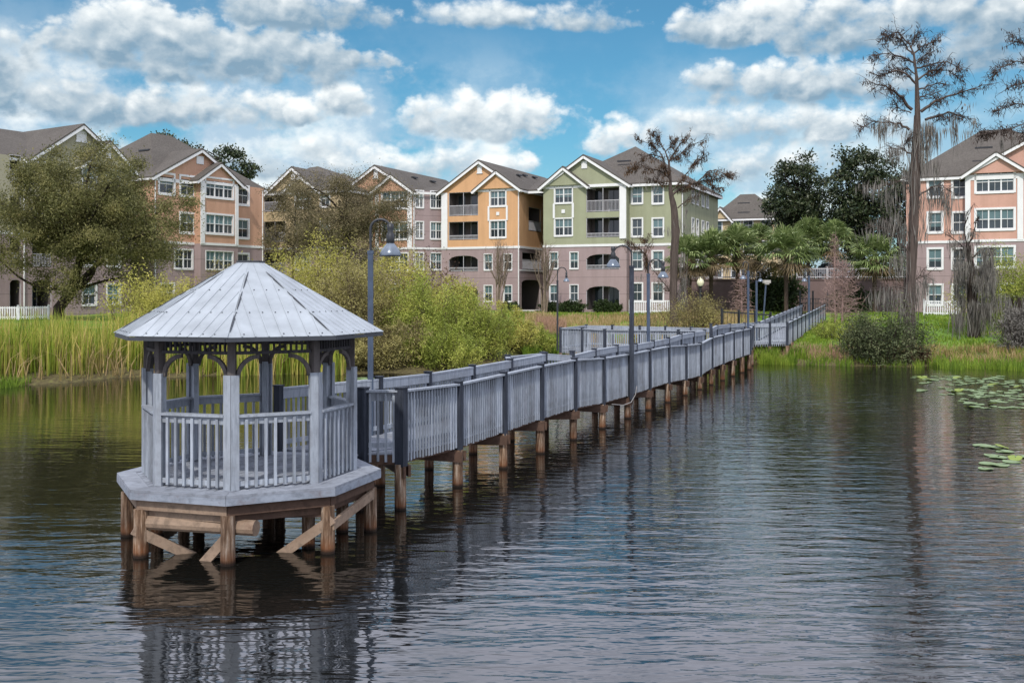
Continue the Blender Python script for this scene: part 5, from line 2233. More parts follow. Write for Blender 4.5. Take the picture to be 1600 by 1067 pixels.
# ---- thin brown tree in the middle left
d = 86
tree('oak_tree', 'sparse brownish tree in front of the terracotta gable', 'tree', g(520, d),
     P3(540, 345, d), (6.0, 3.6, 4.9), 135, 480, 0.9, (0.18, 0.065), 'oak2', 'barkdark', 0.22, 8, flat=0.7, mind=0.12, droop=0.2, twigs=7, fork=0.15)
d = 92
tree('oak_tree', 'small thin brownish tree left of the terracotta gable with wispy top', 'tree', g(452, d),
     P3(462, 345, d), (3.0, 2.4, 4.3), 50, 340, 0.8, (0.20, 0.075), 'oak2', 'barkdark', 0.16, 18, flat=0.8, mind=0.12, twigs=7, fork=0.15)

# ---- trees showing above the left roofs
tree('background_tree', 'dark green treetop showing over the peach building left of its gable', 'tree', (PX(268, 125), 125, GZ), P3(268, 232, 125), (2.6, 2.6, 2.2), 20, 110, 0.7, (0.4, 0.25), 'magnolia', 'barkdark', 0.3, 31)
tree('background_tree', 'dark green treetop rising behind the right slope of the peach gable', 'tree', (PX(352, 125), 125, GZ), P3(350, 268, 125), (4.2, 3, 4.2), 34, 120, 0.8, (0.4, 0.25), 'magnolia', 'barkdark', 0.3, 32)

# ---- magnolias right of centre
d = 112
tree('magnolia_tree', 'dark glossy magnolia tree between the distant cream building and the parking level', 'tree', (PX(1249, d), d, WT), P3(1249, 325, d), (3.8, 3.2, 6.0), 130, 150, 0.75, (0.42, 0.20), 'magnolia', 'barkdark', 0.3, 41, flat=0.75, mind=0.09)
tree('magnolia_tree', 'dark glossy magnolia tree just left of the tall mossy cypress', 'tree', (PX(1352, 108), 108, WT), P3(1350, 318, 108), (3.6, 3.2, 6.7), 140, 150, 0.75, (0.42, 0.20), 'magnolia', 'barkdark', 0.3, 42, flat=0.75, mind=0.09)
tree('magnolia_tree', 'smaller dark magnolia tree behind the trunk of the tall mossy cypress', 'tree', (PX(1405, 104), 104, WT), P3(1403, 335, 104), (2.4, 2.4, 5.0), 46, 110, 0.7, (0.42, 0.20), 'magnolia', 'barkdark', 0.25, 43, flat=0.75, mind=0.09)

for i, (px, dd_, tp_, w_) in enumerate(((1215, 150, 392, 5), (1290, 146, 396, 5.5), (1335, 152, 388, 5), (1392, 148, 394, 5))):
    tree('background_tree', ['distant dark tree behind the parking level left of the parked car', 'distant dark tree right behind the parked car', 'distant dark tree behind the pinkish bare sapling',
                             'distant dark tree behind the tall mossy cypress trunk'][i], 'tree', (PX(px, dd_), dd_, GZ), P3(px, tp_ + 34, dd_), (w_, 3, 3.4), 26, 120, 1.1, (0.55, 0.32), 'magnolia', 'barkdark', 0.3, 35 + i,
         group='distant trees behind the parking level')

# ---- willow thicket along the left shore
# (centre px, depth, half width px, top row, material, what it looks like)
TH = [(262, 55, 46, 442, 'willow', 'pale yellow green willow shrub rising behind the left slope of the gazebo roof'),
      (345, 57, 60, 428, 'willow3', 'tan green willow shrub behind the gazebo roof peak'),
      (428, 54, 58, 402, 'willow', 'yellow willow shrub just right of the gazebo roof peak'),
      (505, 56, 62, 388, 'willow', 'tallest yellow willow shrub left of the lamp post'),
      (455, 51.5, 60, 468, 'willow3', 'brownish willow shrub low behind the gazebo posts'),
      (560, 53, 60, 402, 'willow3', 'olive willow shrub right behind the near lamp post'),
      (618, 57, 56, 398, 'willow', 'yellow willow shrub under the near lamp shade'),
      (662, 53.5, 60, 440, 'willow2', 'green willow shrub leaning over the water right of the near lamp'),
      (706, 57, 52, 432, 'willow', 'yellow green willow shrub in front of the orange building'),
      (742, 54.5, 56, 470, 'willow2', 'bright green willow shrub at the middle of the far bank'),
      (790, 58, 50, 486, 'willow', 'low yellow willow shrub towards the right end of the thicket'),
      (826, 60, 40, 512, 'willow2', 'lowest green willow shrub at the right end of the thicket'),
      (600, 50.5, 70, 500, 'willow3', 'straggly brown willow shrub at the waterline under the near lamp'),
      (500, 50.2, 60, 515, 'willow2', 'low leafy willow shrub at the waterline seen through the gazebo posts'),
      (550, 50.4, 60, 505, 'willow3', 'low tangled brown willow shrub at the waterline left of the near lamp pole'),
      (690, 51, 60, 510, 'willow2', 'low bushy green willow shrub at the waterline')]
for i, (px, d, hw, top, mt, lab) in enumerate(TH):
    b_ = g(px, d)
    zt = HC - (top - HOR) / F * d
    h = zt - b_.z
    rx = hw / F * d
    shrub('willow_shrub', lab, b_, rx * 1.2, 1.8, h * 1.10, int(30 + 5 * h), 330, (0.16, 0.05), mt, 100 + i, 'bark', 'willow thicket along the far bank', 'shrub', 0.12, 0.11, 0.1)
shrub('brush_bush', 'rusty brown bush between the willows and the orange building', g(660, 62), 2.0, 1.4, 5.0, 26, 90, (0.2, 0.08), 'brush', 131, 'barkdark', lo=0.35)
shrub('brush_bush', 'pale green leafy bush beside the lower windows behind the reeds', g(205, 57), 1.8, 1.4, 3.5, 24, 110, (0.18, 0.08), 'willow', 133, 'bark', lo=0.2)


# ---- reeds, grasses: nobody could count the blades
def blades(name, spots, hgt, wid, mat, seed, lean=0.25):
    rng = np.random.default_rng(seed)
    n = len(spots)
    p = np.array(spots)
    h = hgt * rng.uniform(0.55, 1.12, n)
    if p.shape[1] > 3:
        h = h * p[:, 3]
        p = p[:, :3]
    a = rng.uniform(0, math.pi * 2, n)
    side = np.stack([np.cos(a), np.sin(a), np.zeros(n)], 1) * (wid * rng.uniform(0.6, 1.3, n))[:, None] / 2
    b_ = rng.uniform(0, math.pi * 2, n)
    ln = np.stack([np.cos(b_), np.sin(b_), np.zeros(n)], 1) * (np.abs(rng.normal(0, lean, n)) * h)[:, None]
    up = np.zeros((n, 3))
    up[:, 2] = h
    m1 = p + up * 0.55 + ln * 0.25
    tp = p + up * (1 - 0.15 * np.clip(np.linalg.norm(ln, axis=1) / h, 0, 1))[:, None] + ln
    V = np.stack([p - side, p + side, m1 + side * 0.8, m1 - side * 0.8, tp], 1).reshape(-1, 3)
    k = np.arange(n)[:, None] * 5
    mb = MB()
    mb.add_np(V, np.concatenate([k + np.array([0, 1, 2, 3])]), 0)
    tri = np.concatenate([k + np.array([3, 2, 4])])
    mb.loops.append(tri.astype(np.int32).reshape(-1))
    mb.sizes.append(np.full(n, 3, dtype=np.int32))
    mb.mats.append(np.zeros(n, dtype=np.int32))
    o = mb.build(name, M[mat])
    tag(o, kind='stuff')
    return o


def scatter(n, px0, px1, t0, t1, seed, dens=None, clump=0.0):
    """points on the bank between screen columns, t metres behind the waterline"""
    rng = np.random.default_rng(seed)
    out = []
    while len(out) < n:
        d = 55.0
        x = rng.uniform(PX(px0, 50), PX(px1, 58))
        t = rng.uniform(t0, t1)
        if clump and math.sin(x * 2.3 + t * 1.1) + math.sin(x * 5.1 - t * 2.0) + math.sin(t * 3.7 + x) < rng.normal(-0.2, clump):
            continue
        y = shore(x) + t
        out.append((x, y, max(-0.15, gz(x, y) - 0.03)))
    return out


s_ = scatter(16000, -60, 590, -0.5, 7.0, 1, clump=0.9)
s_ = [q for q in s_ if q[1] - shore(q[0]) > np.interp(q[0], [-19, -15, -13.5], [1.2, 0.3, -1.0])]
s_ = [(x, y, z, 1.0 if y - shore(x) > 0.8 else 0.8) for x, y, z in s_]
tag(blades('reed_bed', s_, 2.15, 0.045, 'reed', 2, 0.16), 'tall green and yellow reeds standing along the left bank', 'reeds')
tag(blades('dead_reeds', scatter(1300, -60, 560, -0.2, 5.0, 71, clump=0.6), 1.7, 0.04, 'drygrass', 72, 0.5), 'bent dead tan stalks among the reeds of the left bank', 'reeds')
tag(blades('dry_grass', scatter(7000, -70, 170, -1.3, 3.0, 3, clump=1.2), 0.45, 0.03, 'drygrass', 4, 0.4), 'low dry tan marsh grass at the left water edge', 'grass')
tag(blades('bank_grass', scatter(2600, -60, 240, -1.2, 0.5, 5), 0.5, 0.03, 'greengrass', 6, 0.4), 'low green grass at the foot of the reeds', 'grass')
tag(blades('bank_grass', scatter(2600, 820, 890, -0.3, 4.0, 7), 0.9, 0.05, 'greengrass', 8, 0.3), 'bright green and yellow grass left of the far landing', 'grass')


def lawn_pts(n, px0, px1, d0, d1, seed, clump=0.9):
    rng = np.random.default_rng(seed)
    out = []
    while len(out) < n:
        d = rng.uniform(d0, d1)
        x = PX(rng.uniform(px0, px1), d)
        if d < shore(x) + 0.2:
            continue
        if math.sin(x * 0.9 + d * 0.7) + math.sin(x * 2.1 - d * 0.5) < rng.normal(-0.3, clump):
            continue
        out.append((x, d, gz(x, d) - 0.02))
    return out


tag(blades('meadow_grass', lawn_pts(9000, 820, 1180, 64, 84, 9), 0.55, 0.05, 'drygrass', 10, 0.35), 'tan and green meadow grass behind the far landing', 'grass')
tag(blades('seed_grass', lawn_pts(2600, 838, 885, 64, 74, 11), 0.9, 0.05, 'pinkgrass', 12, 0.3), 'pinkish seed grass left of the far landing', 'grass')
tag(blades('lawn_grass', lawn_pts(9000, 780, 1240, 78, 92, 13, 1.5), 0.22, 0.06, 'greengrass', 14, 0.3), 'short mown grass in front of the sage building', 'grass')
tag(blades('lawn_grass', lawn_pts(16000, 1230, 1700, 56, 86, 15, 1.5), 0.26, 0.06, 'greengrass', 16, 0.3), 'short bright grass on the right bank', 'grass')
tag(blades('shore_grass', scatter(1700, 1168, 1245, -0.5, 2.4, 17, clump=0.6), 0.7, 0.04, 'greengrass', 18, 0.3), 'bright green tufts at the waterline beside the end of the boardwalk', 'grass')
tag(blades('shore_grass', scatter(3600, 1230, 1700, -0.5, 3.2, 19, clump=0.6), 0.5, 0.04, 'greengrass', 20, 0.35), 'green grass along the right waterline', 'grass')
tag(blades('shore_grass', scatter(3000, 1430, 1600, 0.3, 4.0, 21, clump=0.8), 0.5, 0.04, 'drygrass', 22, 0.35), 'dry straw coloured grass behind the right waterline', 'grass')
tag(blades('shore_grass', scatter(1000, 1230, 1330, 1.0, 4.0, 23), 0.55, 0.04, 'pinkgrass', 24, 0.4), 'pinkish brown brush grass on the slope below the ramp', 'grass')
tag(blades('shore_grass', scatter(2600, 1500, 1700, -3.0, 0.4, 25), 0.7, 0.035, 'greengrass', 26, 0.3), 'sparse grass standing in the shallows at the right edge', 'grass')

# ---- bushes on the right bank and the meadow
shrub('round_bush', 'dense dark green bush at the right waterline below the mossy cypress', g(1388, 54.4), 2.6, 1.3, 2.9, 48, 180, (0.17, 0.06), 'bush', 140, 'barkdark', lo=0.08, spread=0.22)
shrub('round_bush', 'grey green bush left of the dark bush at the waterline', g(1350, 55.6), 1.4, 1.0, 2.3, 40, 160, (0.15, 0.05), 'bush', 141, 'bark', lo=0.15, spread=0.2)
shrub('brush_bush', 'reddish brown brush at the waterline right of the dark bush', g(1432, 54.6), 0.9, 0.7, 0.9, 26, 60, (0.16, 0.05), 'brush', 142, 'barkdark', lo=0.1)
shrub('willow_shrub', 'yellow green willow shrub at the right edge below the salmon building', g(1578, 64), 2.9, 1.8, 5.0, 56, 260, (0.17, 0.06), 'willow2', 143, 'bark', lo=0.2)
shrub('willow_shrub', 'small pale willow shrub between the two mossy trunks', g(1500, 66), 1.2, 1.2, 3.3, 16, 60, (0.16, 0.06), 'willow', 144, 'bark', lo=0.4)
shrub('round_bush', 'yellowish round bush at the foot of the bare cypress beside the landing', g(1085, 68), 2.6, 1.6, 2.7, 60, 120, (0.13, 0.05), 'willow3', 145, 'bark', lo=0.12)
shrub('round_bush', 'sparse olive bush left of the bare cypress foot', g(1015, 68), 1.6, 1.2, 1.9, 26, 60, (0.12, 0.04), 'willow3', 146, 'bark', lo=0.2)
shrub('brush_bush', 'green brush on the slope left of the dark waterline bush', g(1300, 62), 1.6, 1.4, 1.3, 40, 80, (0.14, 0.05), 'willow2', 147, 'bark', lo=0.1)
shrub('grey_bush', 'grey leafless bush at the right edge of the waterline', g(1592, 56), 1.3, 1.0, 2.6, 36, 90, (0.25, 0.04), 'moss', 148, 'barkdark', lo=0.1, droop=0.9)
for i, (px, w_) in enumerate(((797, 0.9), (868, 1.9), (895, 1.6), (940, 0.9), (958, 1.1))):
    shrub('clipped_hedge', ['small clipped hedge beside the entrance of the orange building', 'clipped dark hedge right of the stair passage', 'clipped dark hedge below the second window of the sage building',
                            'low hedge under the lowest balcony of the sage building', 'low hedge at the right corner of the lowest sage balcony'][i],
          g(px, 94.2), w_, 0.6, 1.15, 40, 90, (0.16, 0.10), 'hedge', 150 + i, 'barkdark', lo=0.1, spread=0.12, group='clipped hedges')


# ---- sabal palms
def palm(label, px, d, zcrown_py, r, seed, dead=True, lean=0.0, gz_=None):
    rng = np.random.default_rng(seed)
    base = g(px, d)
    if gz_ is not None:
        base.z = gz_
    root = thing('palm_tree', label, 'palm', base, 'sabal palms by the wall')
    top = P3(px, zcrown_py, d) + Vector((lean, 0, 0))
    w = MB()
    tr = curve(np.array(base) - np.array([0, 0, .3]), np.array(top), rng, 0.03, 8)
    w.tube(tr, [0.22, 0.2, 0.18, 0.17, 0.17, 0.17, 0.18, 0.2, 0.16], 10)
    w.build('trunk', M['bark'], root, smooth=True)
    lv, dv = MB(), MB()
    nf = 50
    r *= 1.08
    for i in range(nf):
        az = i * 2.4 + rng.uniform(-0.2, 0.2)
        el = math.radians(rng.uniform(-35, 80)) if i < nf - 4 else math.radians(rng.uniform(70, 88))
        dr = np.array([math.cos(az) * math.cos(el), math.sin(az) * math.cos(el), math.sin(el)])
        pl = r * rng.uniform(0.42, 0.58)
        hub = np.array(top) + dr * pl + np.array([0, 0, -0.12 * pl])
        w_ = MB()
        tgt = dv if (dead and el < math.radians(-15)) else lv
        tgt.tube([np.array(top), (np.array(top) + hub) / 2 + np.array([0, 0, 0.05]), hub], [0.025, 0.02, 0.015], 4, cap=False)
        s = np.cross(dr, [0, 0, 1.0])
        s /= np.linalg.norm(s) + 1e-9
        u = np.cross(s, dr)
        nl = 24
        for j in range(nl):
            t = (j / (nl - 1) - 0.5) * 2
            a = t * 1.75
            l = r * 0.62 * (1 - 0.25 * abs(t)) * rng.uniform(0.85, 1.1)
            v = dr * math.cos(a) + s * math.sin(a) + u * (0.18 * math.cos(a) + rng.uniform(-.08, .08))
            v /= np.linalg.norm(v)
            m1 = hub + v * l * 0.55 + np.array([0, 0, -0.05 * l])
            tip = hub + v * l * 0.92 + np.array([0, 0, -0.38 * l * rng.uniform(0.6, 1.2)])
            cr = np.cross(v, u)
            cr /= np.linalg.norm(cr) + 1e-9
            wd = 0.020 * r
            tgt.add_np([hub - cr * 0.004, m1 - cr * wd, tip, m1 + cr * wd], [(0, 1, 2, 3)])
    lv.build('fronds', M['palm'], root)
    # hanging skirt of dead fronds
    if dead:
        n = 260
        a = rng.uniform(0, 6.28, n)
        c = np.array(top) + np.stack([np.cos(a) * rng.uniform(.15, .5, n), np.sin(a) * rng.uniform(.15, .5, n), -rng.uniform(0.0, 0.9, n) * r * 0.55], 1)
        leaves(dv, c, rng, 0.7, 0.07, 2.5)
    if dv.v:
        dv.build('dead_fronds', M['palmdead'], root)
    return root


palm('dark palm tree left of the others, half hidden by the bare cypress trunk', 1078, 88, 405, 2.5, 61, True)
palm('palm tree with wide crown at the left corner of the retaining wall', 1112, 89, 402, 2.9, 62)
palm('tall palm tree with bright crown in the middle of the left palms', 1152, 90, 392, 2.9, 63)
palm('palm tree with thick pale trunk standing beside the ramp', 1229, 86, 398, 2.9, 64)
palm('upper palm tree on the parking level behind the ramp palm', 1264, 97, 376, 2.6, 65, False, gz_=WT)
palm('palm tree with tan skirt behind the pinkish bare tree', 1303, 96, 380, 2.6, 66, True, gz_=WT)
palm('short palm tree left of the mossy cypress trunk', 1367, 88, 405, 2.6, 67, True)
palm('small palm tree behind the left palms near the distant cream building', 1185, 98, 378, 2.1, 68, True, gz_=WT)
shrub('dark_thicket', 'dark green thicket against the wall between the palms', g(1205, 91), 2.9, 1.0, 4.2, 40, 170, (0.5, 0.14), 'hedge', 171, 'barkdark', lo=0.1, spread=0.12)
shrub('dark_thicket', 'dark green thicket beside the stairs right of the gate', g(1332, 90), 2.4, 0.9, 2.6, 30, 120, (0.4, 0.12), 'hedge', 172, 'barkdark', lo=0.1, spread=0.12)


# ---- bare crape myrtles in front of the buildings, bare saplings
def bare_tree(label, px, d, top_py, halfw, nst, mat, seed, name='bare_tree', fork=0.32, conical=False, sub=7):
    rng = np.random.default_rng(seed)
    base = np.array(g(px, d))
    root = thing(name, label, 'tree', tuple(base))
    H = HC - (top_py - HOR) / F * d - base[2]
    hw = halfw / F * d
    w = MB()
    tw = MB()
    if conical:
        tr = curve(base - np.array([0, 0, .2]), base + np.array([0, 0, H]), rng, 0.03, 10)
        w.tube(tr, np.linspace(0.09, 0.012, 11), 6)
        n = nst
        for i in range(n):
            t = 0.12 + 0.85 * (i / n)
            j = np.array([np.interp(t, np.linspace(0, 1, 11), tr[:, k]) for k in range(3)])
            az = i * 2.4
            L = hw * (1.0 - t) ** 0.7 * rng.uniform(0.7, 1.15) + 0.15
            e = j + np.array([math.cos(az) * L, math.sin(az) * L, L * rng.uniform(-0.05, 0.35)])
            cv = curve(j, e, rng, 0.1, 3)
            tw.tube(cv, np.linspace(0.022, 0.006, 4), 4, cap=False)
            for _ in range(sub):
                t2 = rng.uniform(0.2, 1)
                k = j + (e - j) * t2
                tw.tube(curve(k, k + rng.normal(size=3) * 0.28 * hw * 0.7 + np.array([0, 0, -0.05]), rng, 0.1, 2), [0.012, 0.009, 0.005], 3, cap=False)
    else:
        for i in range(nst):
            az = rng.uniform(0, 6.28)
            q = math.sqrt(rng.random())
            k0 = base + np.array([math.cos(az) * 0.22, math.sin(az) * 0.22, -0.2])
            kf = base + np.array([math.cos(az) * hw * 0.28 * q, math.sin(az) * hw * 0.28 * q, H * fork * rng.uniform(0.9, 1.2)])
            w.tube(curve(k0, kf, rng, 0.06, 4), np.linspace(0.085, 0.05, 5), 6)
            for _ in range(4):
                a2 = az + rng.normal() * 0.8
                q2 = rng.random()
                e = base + np.array([math.cos(a2) * hw * q2, math.sin(a2) * hw * q2, H * (1 - 0.25 * q2 ** 2) * rng.uniform(0.85, 1.02)])
                cv = curve(kf, e, rng, 0.08, 4)
                tw.tube(cv, np.linspace(0.04, 0.010, 5), 4, cap=False)
                for _ in range(sub):
                    t2 = rng.uniform(0.3, 0.95)
                    k = np.array([np.interp(t2, np.linspace(0, 1, 5), cv[:, c_]) for c_ in range(3)])
                    e2 = k + np.array([rng.normal() * hw * 0.22, rng.normal() * hw * 0.22, H * 0.16 * rng.random()])
                    tw.tube(curve(k, e2, rng, 0.1, 2), [0.014, 0.010, 0.005], 3, cap=False)
    w.build('trunk', M[mat], root, smooth=True)
    tw.build('twigs', M[mat], root)
    return root


bare_tree('leafless crape myrtle with many stems in front of the orange building windows', 780, 93, 372, 32, 9, 'twig', 71, 'crape_myrtle')
bare_tree('leafless crape myrtle at the left corner of the sage building', 850, 92.5, 376, 30, 9, 'twig', 72, 'crape_myrtle')
bare_tree('small pinkish bare cypress sapling on the lawn before the retaining wall', 1160, 78, 425, 26, 60, 'twigpink', 73, 'cypress_sapling', conical=True)
bare_tree('pinkish grey bare cypress sapling right of the top of the ramp', 1316, 72, 405, 40, 80, 'twigpink', 74, 'cypress_sapling', conical=True, sub=9)
bare_tree('tall reddish bare cypress sapling in front of the stairs and palms', 1306, 80, 362, 22, 60, 'twigpink', 75, 'cypress_sapling', conical=True)


# ---- bald cypresses with moss: limbs follow the tree's own outline
def moss_strands(b, p, n, length, rng, spread=0.15, wd=0.026):
    n = int(n * 1.0)
    """a bunch of hanging strands below p"""
    q = np.array(p) + rng.normal(size=(n, 3)) * spread * np.array([1, 1, 0.4])
    L = length * rng.uniform(0.35, 1.1, n)
    C = q.copy()
    C[:, 2] -= L / 2
    U = np.zeros((n, 3))
    U[:, 2] = L / 2
    U[:, :2] = rng.normal(size=(n, 2)) * 0.06 * L[:, None]
    a = rng.uniform(0, 6.28, n)
    V = np.stack([np.cos(a), np.sin(a), np.zeros(n)], 1) * (wd * rng.uniform(0.5, 1.2, n))[:, None]
    b.quads(C, U, V)


def cypress(label, base, trunk, radii, limbs, seed, leafmat_, tuft=26, tuft_len=0.32, moss=(), subs=6, bark='barkred', mossmat='moss', depth=1.0, name='cypress_tree', trunk_n=10, sublen=0.9):
    rng = np.random.default_rng(seed)
    root = thing(name, label, 'tree', tuple(base), None)
    w, lv, ms = MB(), MB(), MB()
    w.tube(trunk, radii, trunk_n)
    # fluted, vine-wrapped bark: ribs that wander up the trunk
    tp_ = np.array([np.array(q, float) for q in trunk])
    k_ = len(tp_)
    for i in range(11):
        a0 = rng.uniform(0, 6.28)
        pts, rad = [], []
        t_end = rng.uniform(0.55, 0.9)
        for t in np.linspace(0, t_end, 16):
            c = np.array([np.interp(t, np.linspace(0, 1, k_), tp_[:, q]) for q in range(3)])
            r_ = np.interp(t, np.linspace(0, 1, k_), radii)
            a = a0 + 1.2 * math.sin(t * 5 + i)
            pts.append(c + np.array([math.cos(a), math.sin(a), 0]) * r_ * rng.uniform(0.80, 1.02))
            rad.append(r_ * rng.uniform(0.16, 0.34))
        w.tube(pts, rad, 5, cap=False)
    for pts, r0, lf in limbs:
        pts = [np.array(p, float) for p in pts]
        dy = rng.uniform(-1, 1) * depth
        L = sum(np.linalg.norm(pts[i + 1] - pts[i]) for i in range(len(pts) - 1))
        for i in range(1, len(pts)):
            pts[i] = pts[i] + np.array([0, dy * L * 0.35 * i / (len(pts) - 1), 0])
        dense = []
        for i in range(len(pts) - 1):
            for t in (0, 0.33, 0.66):
                dense.append(pts[i] + (pts[i + 1] - pts[i]) * t + rng.normal(size=3) * 0.03 * (1 if (i or t) else 0))
        dense.append(pts[-1])
        dense = np.array(dense)
        w.tube(dense, np.linspace(r0, 0.012, len(dense)), 5, cap=False)
        ns = int(subs * max(1, L / 1.6))
        for _ in range(ns):
            t = rng.uniform(0.12, 1.0)
            k = np.array([np.interp(t, np.linspace(0, 1, len(dense)), dense[:, c]) for c in range(3)])
            dirn = unit((dense[-1] - dense[0] + rng.normal(size=3) * L * 0.5)[None])[0]
            e = k + dirn * rng.uniform(0.3, sublen) + np.array([0, 0, rng.uniform(-0.25, 0.2)])
            w.tube(curve(k, e, rng, 0.15, 3), [0.02, 0.015, 0.01, 0.005], 4, cap=False)
            for _ in range(3):
                k2 = k + (e - k) * rng.uniform(0.3, 1)
                w.tube(curve(k2, k2 + rng.normal(size=3) * 0.22 + np.array([0, 0, -0.1]), rng, 0.1, 2), [0.010, 0.008, 0.004], 3, cap=False)
            n = int(tuft * lf * rng.uniform(0.3, 1.3))
            if n:
                c = k + (e - k) * rng.random((n, 1)) + rng.normal(size=(n, 3)) * 0.09
                c[:, 2] -= tuft_len * 0.4
                leaves(lv, c, rng, tuft_len, 0.055, 1.8)
    for p, n, l, sp in moss:
        ms = MB()
        moss_strands(ms, p, n, l, rng, sp)
        ms.build('hanging_moss', M[mossmat], root)
    w.build('trunk', M[bark], root, smooth=True)
    if lv.v:
        lv.build('dead_leaves', M[leafmat_], root)
    return root


def Z8(zx, zy, d):
    return np.array(P3(1240 + zx * 0.26239, 30 + zy * 0.26239, d))


# tall cypress on the right
d = 57.0
tb = g(1419, d)
tp = [np.array(tb) - np.array([0, 0, .3]), np.array(P3(1421, 500, d)), np.array(P3(1424, 430, d)), np.array(P3(1428, 340, d)), np.array(P3(1431, 250, d)), np.array(P3(1433.5, 180, d)),
      np.array(P3(1432, 120, d)), np.array(P3(1428, 85, d)), np.array(P3(1418, 62, d))]
L1 = []
for zs, r0, lf in [
    ([(728, 385), (660, 330), (600, 312), (530, 340), (470, 352)], 0.07, 0.8),
    ([(722, 262), (660, 235), (600, 212), (520, 205), (445, 230)], 0.06, 0.9),
    ([(706, 540), (640, 470), (580, 440), (500, 400), (410, 392)], 0.10, 0.9),
    ([(690, 660), (640, 625), (580, 610), (500, 600), (430, 632)], 0.08, 0.9),
    ([(735, 292), (800, 270), (860, 255), (960, 248), (1035, 325)], 0.06, 1.1),
    ([(740, 362), (800, 315), (850, 295), (950, 290), (1010, 330)], 0.06, 0.9),
    ([(758, 552), (830, 500), (900, 470), (1000, 440), (1090, 412)], 0.10, 1.0),
    ([(785, 600), (850, 580), (930, 552), (1000, 570), (1075, 592)], 0.08, 1.2),
    ([(708, 212), (680, 160), (650, 120), (600, 90), (555, 70)], 0.05, 1.3),
    ([(716, 205), (760, 170), (800, 150), (850, 120), (890, 98)], 0.05, 1.3),
    ([(700, 170), (720, 120), (745, 75)], 0.04, 1.2),
    ([(690, 150), (640, 100), (620, 80), (560, 110), (530, 170)], 0.04, 1.4),
    ([(740, 420), (800, 400), (860, 385), (915, 400)], 0.05, 0.7),
    ([(726, 330), (690, 300), (640, 300)], 0.04, 0.6),
    ([(700, 800), (660, 780), (620, 770), (585, 765)], 0.05, 0.3),
    ([(650, 765), (670, 740), (678, 712)], 0.025, 0.0),
    ([(735, 265), (780, 220), (840, 190)], 0.04, 1.0),
    ([(738, 470), (790, 460), (850, 440)], 0.04, 0.5),
    ([(700, 560), (640, 540), (600, 500)], 0.04, 0.6),
    ([(730, 1000), (660, 960), (560, 985), (450, 1000)], 0.06, 0.0),
    ([(740, 1060), (820, 1000), (880, 990), (930, 1030)], 0.06, 0.0),
]:
    L1.append(([Z8(x, y, d) for x, y in zs], r0, lf))
L1.append(([np.array(P3(1421, 452, d)), np.array(P3(1398, 448, d)), np.array(P3(1375, 455, d))], 0.06, 0.0))
L1.append(([np.array(P3(1424, 400, d)), np.array(P3(1408, 380, d)), np.array(P3(1398, 360, d)), np.array(P3(1366, 352, d))], 0.06, 0.0))
L1.append(([np.array(P3(1421, 448, d)), np.array(P3(1440, 430, d)), np.array(P3(1452, 432, d))], 0.05, 0.0))
mo = []
for zx, zy, n, l, sp in [(530, 590, 60, 1.7, .22), (600, 615, 20, 0.8, .1), (490, 630, 24, 0.9, .15), (590, 760, 60, 1.2, .3), (620, 780, 30, 1.1, .2),
                         (820, 615, 30, 1.6, .12), (860, 640, 30, 1.9, .12), (800, 600, 40, 1.6, .2), (960, 560, 30, 2.6, .1), (905, 640, 14, 0.8, .08), (1025, 655, 18, 1.0, .15),
                         (1060, 580, 14, 1.2, .1), (770, 620, 70, 2.2, .25), (720, 640, 80, 2.4, .3), (790, 700, 50, 2.0, .2), (750, 780, 60, 2.0, .3), (680, 850, 40, 1.8, .25),
                         (840, 830, 24, 2.0, .1), (700, 920, 50, 2.0, .3), (1030, 500, 16, .5, .2)]:
    mo.append((Z8(zx, zy, d), n, l, sp))
for px, py, n, l, sp in [(1375, 285, 60, 1.0, .45), (1360, 288, 50, 0.8, .4), (1392, 300, 50, 1.6, .3), (1380, 340, 40, 1.2, .35), (1368, 355, 40, 1.0, .3), (1400, 330, 50, 2.2, .2), (1412, 345, 40, 2.5, .15), (1408, 392, 40, 2.0, .25),
                         (1468, 290, 50, 1.8, .3), (1480, 300, 50, 2.4, .25), (1474, 295, 40, 1.6, .4), (1395, 450, 80, 1.6, .5), (1375, 455, 60, 1.2, .4), (1410, 455, 60, 2.0, .35), (1430, 440, 60, 2.2, .3), (1448, 430, 60, 1.8, .3),
                         (1420, 470, 70, 2.4, .35), (1400, 400, 40, 1.2, .3), (1434, 300, 60, 2.0, .3), (1432, 350, 50, 1.6, .3), (1438, 240, 50, 1.8, .25), (1440, 330, 30, 1.5, .3)]:
    mo.append((np.array(P3(px, py, d)), n, l, sp))
cypress('tall gnarled cypress hung with moss on the right bank', tb, tp, [0.36, 0.24, 0.215, 0.23, 0.22, 0.15, 0.08, 0.055, 0.025], L1, 81, 'cypleaf', moss=mo, depth=0.8, subs=15, tuft=8)

